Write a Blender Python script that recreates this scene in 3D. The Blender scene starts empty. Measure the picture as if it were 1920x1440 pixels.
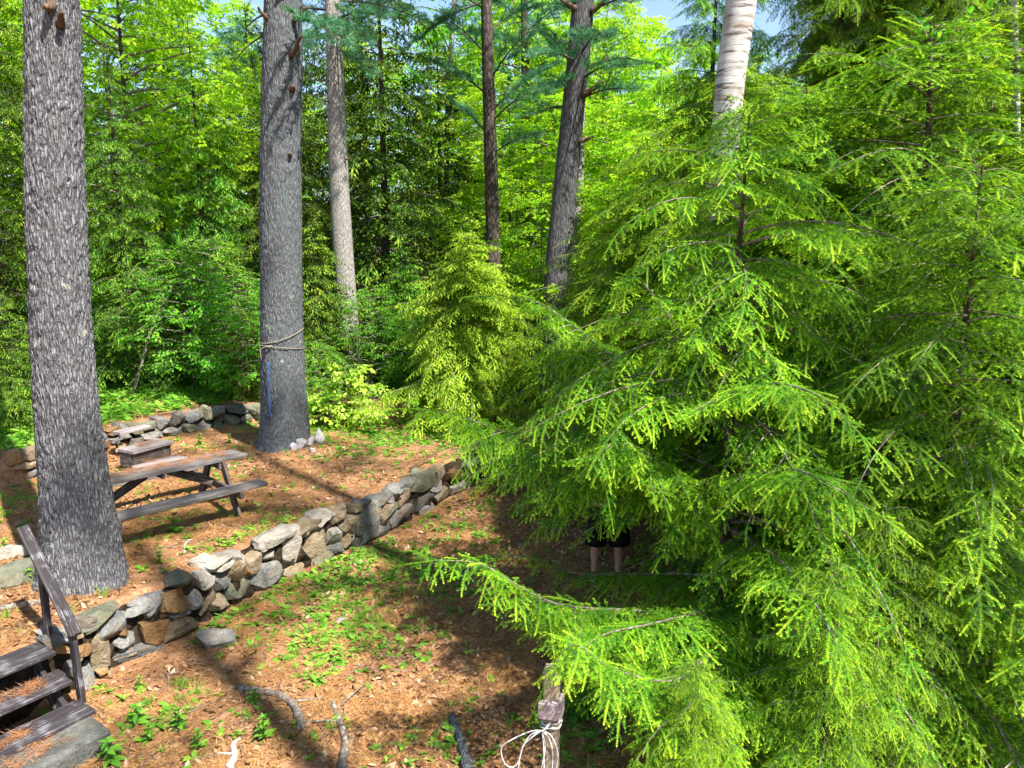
import bpy, bmesh, math, random
import numpy as np
from mathutils import Vector, Matrix, noise

PI = math.pi
R = math.radians
rng = np.random.default_rng(7)
random.seed(7)
scene = bpy.context.scene
COL = scene.collection

# ------------------------------------------------------------------ camera
FPX = 1380.0
PITCH = R(10.0)
CAM = np.array([0.0, 0.0, 3.6])
FWD = np.array([0.0, math.cos(PITCH), -math.sin(PITCH)])
UPV = np.array([0.0, math.sin(PITCH), math.cos(PITCH)])
RGT = np.array([1.0, 0.0, 0.0])

def ray(px, py):
    return FWD + RGT * ((px - 960) / FPX) - UPV * ((py - 720) / FPX)
def at(px, py, Y):
    d = ray(px, py)
    return CAM + d * (Y / d[1])
def on(px, py, z):
    d = ray(px, py)
    return CAM + d * ((z - CAM[2]) / d[2])
def proj(P):
    q = np.asarray(P) - CAM
    dep = q @ FWD
    return 960 + FPX * (q @ RGT) / dep, 720 - FPX * (q @ UPV) / dep, dep

cam = bpy.data.cameras.new('camera')
cam.sensor_width = 36.0
cam.lens = 36.0 * FPX / 1920.0
cam.clip_start = 0.05
cam.clip_end = 2000
camo = bpy.data.objects.new('camera', cam)
COL.objects.link(camo)
camo.location = CAM.tolist()
camo.rotation_euler = (PI / 2 - PITCH, 0, 0)
scene.camera = camo

# ------------------------------------------------------------------ light
SUN_EL = R(53)
SUN_H = Vector((0.70, -0.71)).normalized()
TOSUN = Vector((SUN_H.x * math.cos(SUN_EL), SUN_H.y * math.cos(SUN_EL), math.sin(SUN_EL)))
world = bpy.data.worlds.new('World')
scene.world = world
world.use_nodes = True
wn = world.node_tree
wn.nodes.clear()
sky = wn.nodes.new('ShaderNodeTexSky')
sky.sky_type = 'NISHITA'
sky.sun_disc = False
sky.sun_elevation = SUN_EL
sky.sun_rotation = math.atan2(SUN_H.x, SUN_H.y)
sky.air_density = 1.0
sky.dust_density = 0.6
bgn = wn.nodes.new('ShaderNodeBackground')
bgn.inputs['Strength'].default_value = 0.09
wo = wn.nodes.new('ShaderNodeOutputWorld')
wn.links.new(sky.outputs[0], bgn.inputs[0])
wn.links.new(bgn.outputs[0], wo.inputs[0])
sl = bpy.data.lights.new('sun', 'SUN')
sl.energy = 5.0
sl.angle = R(0.55)
sl.color = (1.0, 0.95, 0.86)
so = bpy.data.objects.new('sun', sl)
COL.objects.link(so)
so.rotation_euler = (-TOSUN).to_track_quat('-Z', 'Y').to_euler()
so.location = (20, -10, 30)
scene.view_settings.view_transform = 'Standard'
scene.view_settings.look = 'None'
scene.view_settings.gamma = 1
scene.view_settings.exposure = 1.65
scene.render.engine = 'CYCLES'
scene.cycles.use_adaptive_sampling = True
scene.cycles.adaptive_threshold = 0.02
scene.cycles.max_bounces = 6
scene.cycles.diffuse_bounces = 3
scene.cycles.glossy_bounces = 2
scene.cycles.transmission_bounces = 4
scene.cycles.caustics_reflective = False
scene.cycles.caustics_refractive = False

# ------------------------------------------------------------------ materials
class NT:
    def __init__(self, name):
        self.m = bpy.data.materials.new(name)
        self.m.use_nodes = True
        self.t = self.m.node_tree
        self.t.nodes.clear()
        self.out = self.t.nodes.new('ShaderNodeOutputMaterial')
    def n(self, ty, **kw):
        x = self.t.nodes.new(ty)
        for k, v in kw.items():
            setattr(x, k, v)
        return x
    def l(self, a, b):
        self.t.links.new(a, b)
    def coords(self, scale=(1, 1, 1), obj=True):
        tc = self.n('ShaderNodeTexCoord')
        mp = self.n('ShaderNodeMapping')
        mp.inputs['Scale'].default_value = scale
        self.l(tc.outputs['Object' if obj else 'Generated'], mp.inputs[0])
        return mp.outputs[0]
    def pos(self, scale=(1, 1, 1)):
        g = self.n('ShaderNodeNewGeometry')
        mp = self.n('ShaderNodeMapping')
        mp.inputs['Scale'].default_value = scale
        self.l(g.outputs['Position'], mp.inputs[0])
        return mp.outputs[0]
    def noise(self, vec, scale, detail=4, rough=0.6):
        x = self.n('ShaderNodeTexNoise')
        x.inputs['Scale'].default_value = scale
        x.inputs['Detail'].default_value = detail
        x.inputs['Roughness'].default_value = rough
        self.l(vec, x.inputs['Vector'])
        return x.outputs['Fac']
    def ramp(self, fac, stops):
        x = self.n('ShaderNodeValToRGB')
        e = x.color_ramp.elements
        while len(e) < len(stops):
            e.new(0.5)
        for i, (p, c) in enumerate(stops):
            e[i].position = p
            e[i].color = (*c, 1) if len(c) == 3 else c
        self.l(fac, x.inputs[0])
        return x.outputs[0]
    def mix(self, fac, a, b, mode='MIX'):
        x = self.n('ShaderNodeMix', data_type='RGBA', blend_type=mode)
        for v, s in ((fac, 0), (a, 6), (b, 7)):
            if isinstance(v, (int, float)):
                x.inputs[s].default_value = v
            elif isinstance(v, tuple):
                x.inputs[s].default_value = (*v, 1)
            else:
                self.l(v, x.inputs[s])
        return x.outputs[2]
    def math(self, op, a, b=0.0):
        x = self.n('ShaderNodeMath', operation=op)
        for i, v in enumerate((a, b)):
            if isinstance(v, (int, float)):
                x.inputs[i].default_value = v
            else:
                self.l(v, x.inputs[i])
        return x.outputs[0]
    def attr(self, name):
        x = self.n('ShaderNodeAttribute')
        x.attribute_name = name
        return x.outputs['Fac']
    def objrand(self):
        return self.n('ShaderNodeObjectInfo').outputs['Random']
    def bump(self, h, strength=0.5, dist=0.02):
        b = self.n('ShaderNodeBump')
        b.inputs['Strength'].default_value = strength
        b.inputs['Distance'].default_value = dist
        self.l(h, b.inputs['Height'])
        return b.outputs[0]
    def pbr(self, col, rough=0.8, spec=0.2, normal=None, metal=0.0):
        p = self.n('ShaderNodeBsdfPrincipled')
        if isinstance(col, tuple):
            p.inputs['Base Color'].default_value = (*col, 1)
        else:
            self.l(col, p.inputs['Base Color'])
        if isinstance(rough, (int, float)):
            p.inputs['Roughness'].default_value = rough
        else:
            self.l(rough, p.inputs['Roughness'])
        p.inputs['Specular IOR Level'].default_value = spec
        p.inputs['Metallic'].default_value = metal
        if normal is not None:
            self.l(normal, p.inputs['Normal'])
        self.l(p.outputs[0], self.out.inputs[0])
        return p

def leaf_mat(name, stops, trans=0.45, tboost=(1.0, 1.0, 0.55), tgain=1.0, spec=0.10, rough=0.6, objvar=0.25):
    n = NT(name)
    t = n.attr('tint')
    c = n.ramp(t, stops)
    # slow hue drift from plant to plant and from limb to limb
    nz = n.noise(n.pos(), 0.9, 2)
    hv = n.n('ShaderNodeHueSaturation')
    n.l(c, hv.inputs['Color'])
    orr = n.math('MULTIPLY', n.math('SUBTRACT', n.objrand(), 0.5), objvar)
    nzz = n.math('MULTIPLY', n.math('SUBTRACT', nz, 0.5), 0.5)
    n.l(n.math('ADD', n.math('ADD', orr, nzz), 1.0), hv.inputs['Value'])
    n.l(n.math('ADD', n.math('MULTIPLY', orr, 0.10), 0.5), hv.inputs['Hue'])
    c = hv.outputs[0]
    p = n.n('ShaderNodeBsdfPrincipled')
    n.l(c, p.inputs['Base Color'])
    p.inputs['Roughness'].default_value = rough
    p.inputs['Specular IOR Level'].default_value = spec
    tr = n.n('ShaderNodeBsdfTranslucent')
    tc = n.mix(1.0, c, tuple(x * tgain for x in tboost), 'MULTIPLY')
    n.l(tc, tr.inputs[0])
    mx = n.n('ShaderNodeMixShader')
    mx.inputs[0].default_value = trans
    n.l(p.outputs[0], mx.inputs[1])
    n.l(tr.outputs[0], mx.inputs[2])
    n.l(mx.outputs[0], n.out.inputs[0])
    return n.m

M = {}
M['hemlock'] = leaf_mat('hemlock_needles', [(0.0, (0.014, 0.070, 0.007)), (0.35, (0.098, 0.255, 0.012)), (0.68, (0.265, 0.450, 0.014)), (1.0, (0.460, 0.590, 0.032))], 0.36, tgain=1.7)  # dark end is old needles plus painted shade between the sprays
M['hemlock_sunny'] = leaf_mat('hemlock_needles_sunlit', [(0.0, (0.065, 0.155, 0.014)), (0.45, (0.185, 0.340, 0.022)), (0.75, (0.340, 0.510, 0.035)), (1.0, (0.480, 0.630, 0.070))], 0.45, tgain=1.5)  # lighter copy of the hemlock needles, with full sun put into the colour
M['hemlock_yellow'] = leaf_mat('hemlock_needles_olive', [(0.0, (0.016, 0.055, 0.006)), (0.40, (0.095, 0.205, 0.010)), (0.70, (0.240, 0.385, 0.014)), (1.0, (0.430, 0.540, 0.034))], 0.38, tgain=1.7)
M['hemlock_far'] = leaf_mat('hemlock_needles_dark', [(0.0, (0.009, 0.038, 0.006)), (0.45, (0.036, 0.112, 0.011)), (0.75, (0.130, 0.270, 0.018)), (1.0, (0.310, 0.440, 0.040))], 0.34, tgain=1.3, objvar=0.6)  # older needles coloured darker to carry the deep shade of the wood
M['pine_needle'] = leaf_mat('pine_needles', [(0.0, (0.035, 0.125, 0.068)), (0.6, (0.070, 0.205, 0.100)), (1.0, (0.140, 0.290, 0.120))], 0.35, tboost=(0.8, 1.0, 0.6), tgain=1.2)
M['beech'] = leaf_mat('beech_leaves', [(0.0, (0.024, 0.100, 0.009)), (0.5, (0.095, 0.270, 0.014)), (1.0, (0.250, 0.450, 0.025))], 0.5, tgain=1.6, objvar=0.5)
M['maple'] = leaf_mat('maple_leaves', [(0.0, (0.090, 0.250, 0.008)), (0.5, (0.200, 0.420, 0.012)), (1.0, (0.400, 0.560, 0.020))], 0.55, tgain=1.8)
M['shrub'] = leaf_mat('bright_shrub_leaves', [(0.0, (0.200, 0.370, 0.030)), (0.5, (0.360, 0.530, 0.060)), (1.0, (0.560, 0.680, 0.150))], 0.5, tgain=1.5)
M['herb'] = leaf_mat('herb_leaves', [(0.0, (0.060, 0.190, 0.020)), (0.5, (0.130, 0.320, 0.030)), (1.0, (0.290, 0.460, 0.060))], 0.4, tgain=1.3)
M['deadleaf'] = leaf_mat('dead_leaf', [(0.0, (0.085, 0.040, 0.022)), (0.4, (0.240, 0.115, 0.055)), (0.75, (0.330, 0.190, 0.105)), (1.0, (0.470, 0.340, 0.230))], 0.2, tboost=(1, .8, .5))
M['deadneedle'] = leaf_mat('dead_needle', [(0.0, (0.160, 0.060, 0.022)), (0.5, (0.340, 0.140, 0.050)), (1.0, (0.560, 0.310, 0.150))], 0.1, tboost=(1, .8, .5))

def bark_mat(name, dark, mid, light, sx=14.0, sz=3.2, lichen=None, bump=0.6, spot=(0.30, 0.36, 0.30), pale=None):
    n = NT(name)
    v = n.coords((sx, sx, sz))
    nz = n.noise(n.coords((sx * 0.35, sx * 0.35, sz * 0.5)), 1.5, 3)
    vv = n.n('ShaderNodeVectorMath', operation='ADD')
    n.l(v, vv.inputs[0])
    sc = n.n('ShaderNodeVectorMath', operation='SCALE')
    nc = n.n('ShaderNodeTexNoise')
    nc.inputs['Scale'].default_value = 1.1
    n.l(v, nc.inputs['Vector'])
    n.l(nc.outputs['Color'], sc.inputs[0])
    sc.inputs['Scale'].default_value = 0.9
    n.l(sc.outputs[0], vv.inputs[1])
    vo = n.n('ShaderNodeTexVoronoi', feature='DISTANCE_TO_EDGE')
    vo.inputs['Scale'].default_value = 1.0
    n.l(vv.outputs[0], vo.inputs['Vector'])
    fine = n.noise(n.coords((60, 60, 25)), 1.0, 4, 0.7)
    ridge = n.math('MULTIPLY', n.math('MINIMUM', vo.outputs['Distance'], 0.28), 3.5)
    h = n.math('ADD', ridge, n.math('MULTIPLY', fine, 0.8))
    c = n.ramp(n.math('MULTIPLY', h, 0.6), [(0.16, dark), (0.45, mid), (0.9, light)])
    c = n.mix(n.math('MULTIPLY', nz, 0.5), c, tuple(x * 1.15 for x in mid))
    if lichen:
        ln = n.ramp(n.noise(n.coords((5, 5, 4)), 1.6, 5, 0.7), [(0.55, (0, 0, 0)), (0.66, (1, 1, 1))])
        c = n.mix(n.math('MULTIPLY', ln, lichen), c, spot)
    if pale:
        l2 = n.ramp(n.noise(n.coords((3.2, 3.2, 3.0)), 2.2, 2, 0.5), [(0.70, (0, 0, 0)), (0.76, (1, 1, 1))])
        c = n.mix(n.math('MULTIPLY', l2, 0.7), c, pale)
    n.pbr(c, 0.9, 0.12, n.bump(h, bump, 0.012))
    return n.m
M['bark'] = bark_mat('pine_bark', (0.022, 0.021, 0.023), (0.112, 0.111, 0.119), (0.235, 0.233, 0.243), 38, 7.0, 0.35, 1.0, (0.20, 0.22, 0.20), (0.36, 0.38, 0.30))
M['bark_lichen'] = bark_mat('pine_bark_lichen', (0.022, 0.022, 0.023), (0.082, 0.088, 0.094), (0.165, 0.172, 0.176), 40, 8.0, 0.55, 0.7, (0.10, 0.155, 0.155), (0.30, 0.33, 0.21))
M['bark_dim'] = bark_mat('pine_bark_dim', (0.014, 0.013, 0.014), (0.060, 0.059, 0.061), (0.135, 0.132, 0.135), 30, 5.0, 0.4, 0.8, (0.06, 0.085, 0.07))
M['bark_pale'] = bark_mat('pine_bark_pale', (0.06, 0.05, 0.045), (0.20, 0.185, 0.17), (0.36, 0.34, 0.32), 30, 9, 0.2, 0.6)
M['bark_dark'] = bark_mat('conifer_bark', (0.014, 0.011, 0.009), (0.050, 0.038, 0.030), (0.115, 0.092, 0.078), 14, 5, 0.2, 0.6)
M['twig'] = bark_mat('twig_bark', (0.06, 0.045, 0.034), (0.15, 0.12, 0.095), (0.30, 0.27, 0.24), 20, 6, 0.3, 0.3)
M['twig_brown'] = bark_mat('twig_brown_bark', (0.035, 0.020, 0.013), (0.090, 0.055, 0.036), (0.17, 0.12, 0.085), 20, 6, 0.1, 0.3)

n = NT('birch_bark')
band = n.noise(n.coords((3, 3, 30)), 1.0, 3)
big = n.noise(n.coords((4, 4, 5)), 1.0, 3)
c = n.ramp(band, [(0.36, (0.09, 0.07, 0.06)), (0.45, (0.34, 0.32, 0.30)), (0.75, (0.50, 0.50, 0.50))])
c = n.mix(n.ramp(big, [(0.5, (0, 0, 0)), (0.72, (0.8, 0.8, 0.8))]), c, (0.22, 0.165, 0.125))
n.pbr(c, 0.65, 0.3, n.bump(band, 0.35, 0.01))
M['birch'] = n.m

def stone_mat(name, a, b, c3, lichen=(0.36, 0.38, 0.33), lam=0.5):
    n = NT(name)
    v = n.coords()
    o = n.objrand()
    sh = n.n('ShaderNodeVectorMath', operation='ADD')
    n.l(v, sh.inputs[0])
    cb = n.n('ShaderNodeCombineXYZ')
    for i in range(3):
        n.l(n.math('MULTIPLY', o, 13.7 * (i + 1)), cb.inputs[i])
    n.l(cb.outputs[0], sh.inputs[1])
    v = sh.outputs[0]
    f1 = n.noise(v, 5, 6, 0.65)
    f2 = n.noise(v, 38, 5, 0.7)
    c = n.ramp(n.math('ADD', n.math('MULTIPLY', f1, 0.65), n.math('MULTIPLY', f2, 0.35)), [(0.36, a), (0.5, b), (0.66, c3)])
    ln = n.ramp(n.noise(v, 14, 5, 0.75), [(0.55, (0, 0, 0)), (0.63, (1, 1, 1))])
    c = n.mix(n.math('MULTIPLY', ln, lam), c, lichen)
    st = n.ramp(n.noise(v, 4.2, 4, 0.6), [(0.50, (0, 0, 0)), (0.66, (1, 1, 1))])
    c = n.mix(n.math('MULTIPLY', st, 0.5), c, (0.30, 0.19, 0.09))
    dk = n.ramp(n.noise(v, 60, 4, 0.8), [(0.34, (1, 1, 1)), (0.46, (0, 0, 0))])
    c = n.mix(n.math('MULTIPLY', dk, 0.6), c, (0.06, 0.058, 0.05))
    hs = n.n('ShaderNodeHueSaturation')
    n.l(c, hs.inputs['Color'])
    n.l(n.math('ADD', n.math('MULTIPLY', o, 0.35), 0.42), hs.inputs['Value'])
    h = n.math('ADD', f2, n.math('MULTIPLY', n.noise(v, 12, 4), 1.5))
    n.pbr(hs.outputs[0], 0.9, 0.15, n.bump(h, 0.9, 0.03))
    return n.m
M['stone_grey'] = stone_mat('grey_stone', (0.12, 0.12, 0.115), (0.27, 0.265, 0.25), (0.42, 0.41, 0.39))
M['stone_blue'] = stone_mat('blue_grey_stone', (0.10, 0.105, 0.11), (0.21, 0.22, 0.22), (0.34, 0.35, 0.345))
M['stone_tan'] = stone_mat('tan_stone', (0.22, 0.15, 0.085), (0.40, 0.31, 0.20), (0.52, 0.45, 0.34), lam=0.4)
M['stone_ochre'] = stone_mat('ochre_stone', (0.20, 0.095, 0.035), (0.38, 0.21, 0.085), (0.48, 0.33, 0.18), lam=0.3)
M['stone_pale'] = stone_mat('pale_stone', (0.34, 0.30, 0.25), (0.52, 0.47, 0.40), (0.64, 0.60, 0.54), (0.42, 0.43, 0.38), 0.4)
M['stone_moss'] = stone_mat('mossy_stone', (0.11, 0.115, 0.075), (0.23, 0.24, 0.17), (0.36, 0.36, 0.27), (0.15, 0.20, 0.10), 0.6)
M['quartz'] = stone_mat('white_quartz', (0.60, 0.56, 0.54), (0.74, 0.71, 0.69), (0.82, 0.80, 0.79), (0.78, 0.72, 0.72), 0.3)

def wood_mat(name, dark, mid, light, axis=0, scale=1.0, wear=0.5, wearc=(0.45, 0.43, 0.42), wstop=(0.56, 0.66)):
    n = NT(name)
    s = [38 * scale] * 3
    s[axis] = 1.6 * scale
    v = n.coords(tuple(s))
    g = n.noise(v, 1.0, 5, 0.65)
    s2 = [90 * scale] * 3
    s2[axis] = 4 * scale
    g2 = n.noise(n.coords(tuple(s2)), 1.0, 4, 0.7)
    c = n.ramp(g, [(0.33, dark), (0.5, mid), (0.7, light)])
    patch = n.noise(n.coords((6, 6, 6)), 1.0, 3)
    w = n.ramp(n.math('ADD', n.math('MULTIPLY', g2, 0.55), n.math('MULTIPLY', patch, 0.5)), [(wstop[0], (0, 0, 0)), (wstop[1], (1, 1, 1))])
    c = n.mix(n.math('MULTIPLY', w, wear), c, wearc)
    n.pbr(c, 0.8, 0.25, n.bump(n.math('ADD', g, g2), 0.45, 0.006))
    return n.m
M['stair_wood'] = wood_mat('dark_stained_wood', (0.012, 0.010, 0.011), (0.027, 0.022, 0.024), (0.055, 0.048, 0.052), 0, 1.0, 0.75, (0.20, 0.195, 0.21), (0.57, 0.63))
M['table_wood'] = wood_mat('weathered_table_wood', (0.045, 0.036, 0.034), (0.110, 0.096, 0.090), (0.21, 0.19, 0.18), 0, 1.0, 0.5, (0.29, 0.275, 0.27))
M['table_leg_wood'] = wood_mat('weathered_leg_wood', (0.030, 0.021, 0.018), (0.075, 0.056, 0.048), (0.14, 0.115, 0.10), 0, 1.0, 0.3)
M['step_wood'] = wood_mat('grey_step_wood', (0.10, 0.082, 0.080), (0.20, 0.172, 0.168), (0.31, 0.275, 0.27), 0, 0.8, 0.5, (0.36, 0.33, 0.335))
M['post_wood'] = wood_mat('old_post_wood', (0.12, 0.09, 0.062), (0.23, 0.18, 0.125), (0.36, 0.295, 0.22), 0, 1.0, 0.4, (0.40, 0.36, 0.31))
n = NT('painted_box_wood')
c = n.ramp(n.noise(n.coords((8, 8, 40)), 1.0, 4), [(0.35, (0.20, 0.155, 0.165)), (0.65, (0.31, 0.25, 0.265))])
n.pbr(c, 0.6, 0.3, n.bump(n.noise(n.coords(), 60, 3), 0.25, 0.004))
M['box_wood'] = n.m

def plain(name, a, b, rough=0.6, spec=0.3, sc=30, metal=0.0, bump=0.2):
    n = NT(name)
    f = n.noise(n.coords(), sc, 4)
    n.pbr(n.ramp(f, [(0.35, a), (0.65, b)]), rough, spec, n.bump(f, bump, 0.003), metal)
    return n.m
M['cord'] = plain('white_cord', (0.46, 0.45, 0.44), (0.60, 0.59, 0.58), 0.6, 0.3, 200)
M['rope'] = plain('old_rope', (0.17, 0.145, 0.10), (0.29, 0.255, 0.195), 0.85, 0.1, 180)
M['blue'] = plain('blue_cord', (0.03, 0.09, 0.36), (0.06, 0.17, 0.52), 0.5, 0.3, 100)
M['white_plastic'] = plain('white_plastic', (0.42, 0.43, 0.47), (0.56, 0.56, 0.60), 0.4, 0.4, 20)
M['dark_metal'] = plain('dark_metal', (0.03, 0.035, 0.045), (0.07, 0.075, 0.085), 0.5, 0.4, 60, 0.6)
M['skin'] = plain('skin', (0.42, 0.22, 0.16), (0.50, 0.28, 0.21), 0.5, 0.35, 40, 0, 0.05)
M['black_cloth'] = plain('black_cloth', (0.006, 0.006, 0.007), (0.014, 0.013, 0.014), 0.9, 0.1, 150, 0, 0.2)
M['shirt_cloth'] = plain('dark_shirt_cloth', (0.010, 0.012, 0.012), (0.022, 0.024, 0.024), 0.9, 0.1, 150, 0, 0.2)
M['shoe'] = plain('shoe_fabric', (0.10, 0.10, 0.11), (0.18, 0.18, 0.19), 0.8, 0.2, 90)
M['hair'] = plain('brown_hair', (0.025, 0.014, 0.008), (0.06, 0.035, 0.02), 0.6, 0.3, 160)
M['eye'] = plain('eye_white', (0.70, 0.68, 0.66), (0.78, 0.77, 0.75), 0.2, 0.5, 10, 0, 0)
M['iris'] = plain('iris', (0.02, 0.012, 0.008), (0.05, 0.03, 0.02), 0.2, 0.5, 10, 0, 0)
M['lip'] = plain('lip', (0.34, 0.13, 0.11), (0.40, 0.17, 0.14), 0.45, 0.3, 30, 0, 0)
M['earth'] = plain('shade_dark_earth', (0.012, 0.009, 0.006), (0.040, 0.030, 0.020), 0.95, 0.05, 12, 0, 0.6)  # earth sunk to near black, so crevice shade is in the colour
M['slab'] = stone_mat('slab_stone', (0.09, 0.09, 0.082), (0.19, 0.19, 0.175), (0.29, 0.285, 0.265), (0.13, 0.17, 0.14), 0.6)

# ------------------------------------------------------------------ mesh helpers
def make_mesh(name, V, F, mats, mi=None, tint=None, smooth=False):
    """V (N,3); F: list of (K,3|4) index arrays"""
    V = np.ascontiguousarray(V, dtype=np.float32)
    me = bpy.data.meshes.new(name)
    me.vertices.add(len(V))
    me.vertices.foreach_set('co', V.ravel())
    sizes = np.concatenate([np.full(len(f), f.shape[1], dtype=np.int32) for f in F])
    idx = np.concatenate([np.ascontiguousarray(f, dtype=np.int32).ravel() for f in F])
    me.loops.add(len(idx))
    me.loops.foreach_set('vertex_index', idx)
    me.polygons.add(len(sizes))
    st = np.concatenate([[0], np.cumsum(sizes)[:-1]]).astype(np.int32)
    me.polygons.foreach_set('loop_start', st)
    for m in mats:
        me.materials.append(m)
    if mi is not None:
        me.polygons.foreach_set('material_index', np.ascontiguousarray(mi, dtype=np.int32))
    if tint is not None:
        a = me.attributes.new('tint', 'FLOAT', 'FACE')
        a.data.foreach_set('value', np.ascontiguousarray(tint, dtype=np.float32))
    me.update(calc_edges=True)
    me.polygons.foreach_set('use_smooth', np.full(len(sizes), bool(smooth)))
    return me

def tag(o, label=None, cat=None, group=None, kind=None):
    if label: o['label'] = label
    if cat: o['category'] = cat
    if group: o['group'] = group
    if kind: o['kind'] = kind
    return o

def obj(name, me, parent=None, loc=None):
    o = bpy.data.objects.new(name, me)
    COL.objects.link(o)
    if parent is not None:
        o.parent = parent
    if loc is not None:
        o.location = [float(c) for c in loc]
    return o

def thing(name, label, cat, loc=(0, 0, 0), rz=0.0, group=None):
    o = bpy.data.objects.new(name, None)
    COL.objects.link(o)
    o.empty_display_size = 0.2
    o.location = [float(c) for c in loc]
    o.rotation_euler = (0, 0, rz)
    return tag(o, label, cat, group)

def dup(root, loc, rz=0.0, scale=1.0, label=None, group=None, name=None, cat=None):
    r = root.copy()
    COL.objects.link(r)
    if name: r.name = name
    r.location = [float(c) for c in loc]
    r.rotation_euler = (0, 0, rz)
    r.scale = (scale, scale, scale) if not isinstance(scale, tuple) else scale
    if label: r['label'] = label
    if cat: r['category'] = cat
    if group: r['group'] = group
    for ch in list(root.children):
        c = ch.copy()
        COL.objects.link(c)
        c.parent = r
        for g in list(ch.children):
            d = g.copy()
            COL.objects.link(d)
            d.parent = c
    return r

def unit(v):
    v = np.asarray(v, dtype=float)
    return v / (np.linalg.norm(v) + 1e-12)

def bez(pts, n):
    """smooth curve through control points (Catmull-Rom), n samples"""
    P = np.asarray(pts, dtype=float)
    if len(P) == 2:
        t = np.linspace(0, 1, n)[:, None]
        return P[0] * (1 - t) + P[1] * t
    Q = np.vstack([2 * P[0] - P[1], P, 2 * P[-1] - P[-2]])
    t = np.linspace(0, len(P) - 1 - 1e-9, n)
    i = t.astype(int)
    u = (t - i)[:, None]
    a, b, c, d = Q[i], Q[i + 1], Q[i + 2], Q[i + 3]
    return 0.5 * ((2 * b) + (-a + c) * u + (2 * a - 5 * b + 4 * c - d) * u ** 2 + (-a + 3 * b - 3 * c + d) * u ** 3)

def tube(path, rad, sides=6, cap=True, jit=0.0):
    """(V, quads, tris)"""
    P = np.asarray(path, dtype=float)
    n = len(P)
    rad = np.broadcast_to(np.asarray(rad, dtype=float), (n,))
    T = np.gradient(P, axis=0)
    T /= np.linalg.norm(T, axis=1)[:, None] + 1e-12
    ref = np.array([0, 0, 1.0]) if abs(T[0, 2]) < 0.8 else np.array([1.0, 0, 0])
    A = np.zeros_like(P)
    a = unit(np.cross(ref, T[0]))
    for i in range(n):
        a = unit(a - T[i] * (a @ T[i]))
        A[i] = a
    B = np.cross(T, A)
    th = np.linspace(0, 2 * PI, sides, endpoint=False)
    r = rad[:, None] * (1 + (jit * rng.standard_normal((n, sides)) if jit else 0))
    V = P[:, None, :] + r[:, :, None] * (np.cos(th)[None, :, None] * A[:, None, :] + np.sin(th)[None, :, None] * B[:, None, :])
    V = V.reshape(-1, 3)
    i = np.arange(n - 1)[:, None] * sides
    j = np.arange(sides)[None, :]
    k = (j + 1) % sides
    q = np.stack([i + j, i + k, i + k + sides, i + j + sides], -1).reshape(-1, 4)
    tr = np.zeros((0, 3), int)
    if cap:
        c0, c1 = len(V), len(V) + 1
        V = np.vstack([V, P[:1], P[-1:]])
        j = np.arange(sides)
        k = (j + 1) % sides
        tr = np.vstack([np.stack([np.full(sides, c0), k, j], -1),
                        np.stack([np.full(sides, c1), (n - 1) * sides + j, (n - 1) * sides + k], -1)])
    return V, q, tr

class MB:
    """collects solid pieces of one part"""
    def __init__(self):
        self.V, self.F, self.n = [], [], 0
    def add(self, V, *F):
        for f in F:
            if len(f):
                self.F.append(np.asarray(f) + self.n)
        self.V.append(np.asarray(V, dtype=float))
        self.n += len(V)
    def tube(self, path, rad, sides=6, jit=0.0):
        self.add(*tube(path, rad, sides, True, jit))
    def box(self, c, ux, uy, uz, sx, sy, sz, bev=0.004):
        """bevelled box: centre, axes, half sizes"""
        c = np.asarray(c, dtype=float)
        ux, uy, uz = unit(ux), unit(uy), unit(uz)
        bm = bmesh.new()
        bmesh.ops.create_cube(bm, size=2.0)
        for v in bm.verts:
            v.co = (v.co.x * sx, v.co.y * sy, v.co.z * sz)
        if bev:
            bmesh.ops.bevel(bm, geom=bm.edges[:], offset=min(bev, sx * .4, sy * .4, sz * .4), segments=1, affect='EDGES')
        bm.verts.ensure_lookup_table()
        L = np.array([v.co[:] for v in bm.verts])
        V = c + L[:, :1] * ux + L[:, 1:2] * uy + L[:, 2:3] * uz
        tris = [[v.index for v in f.verts] for f in bm.faces if len(f.verts) == 3]
        quads = [[v.index for v in f.verts] for f in bm.faces if len(f.verts) == 4]
        bm.free()
        self.add(V, np.array(tris, int).reshape(-1, 3), np.array(quads, int).reshape(-1, 4))
    def mesh(self, name, mats, smooth=False):
        return make_mesh(name, np.vstack(self.V), self.F, mats if isinstance(mats, list) else [mats], smooth=smooth)
    def build(self, name, mat, parent=None, smooth=False, loc=None):
        if loc is not None:
            loc = np.asarray(loc, dtype=float)
            self.V = [v - loc for v in self.V]
        return obj(name, self.mesh(name, mat, smooth), parent, loc)

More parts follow.
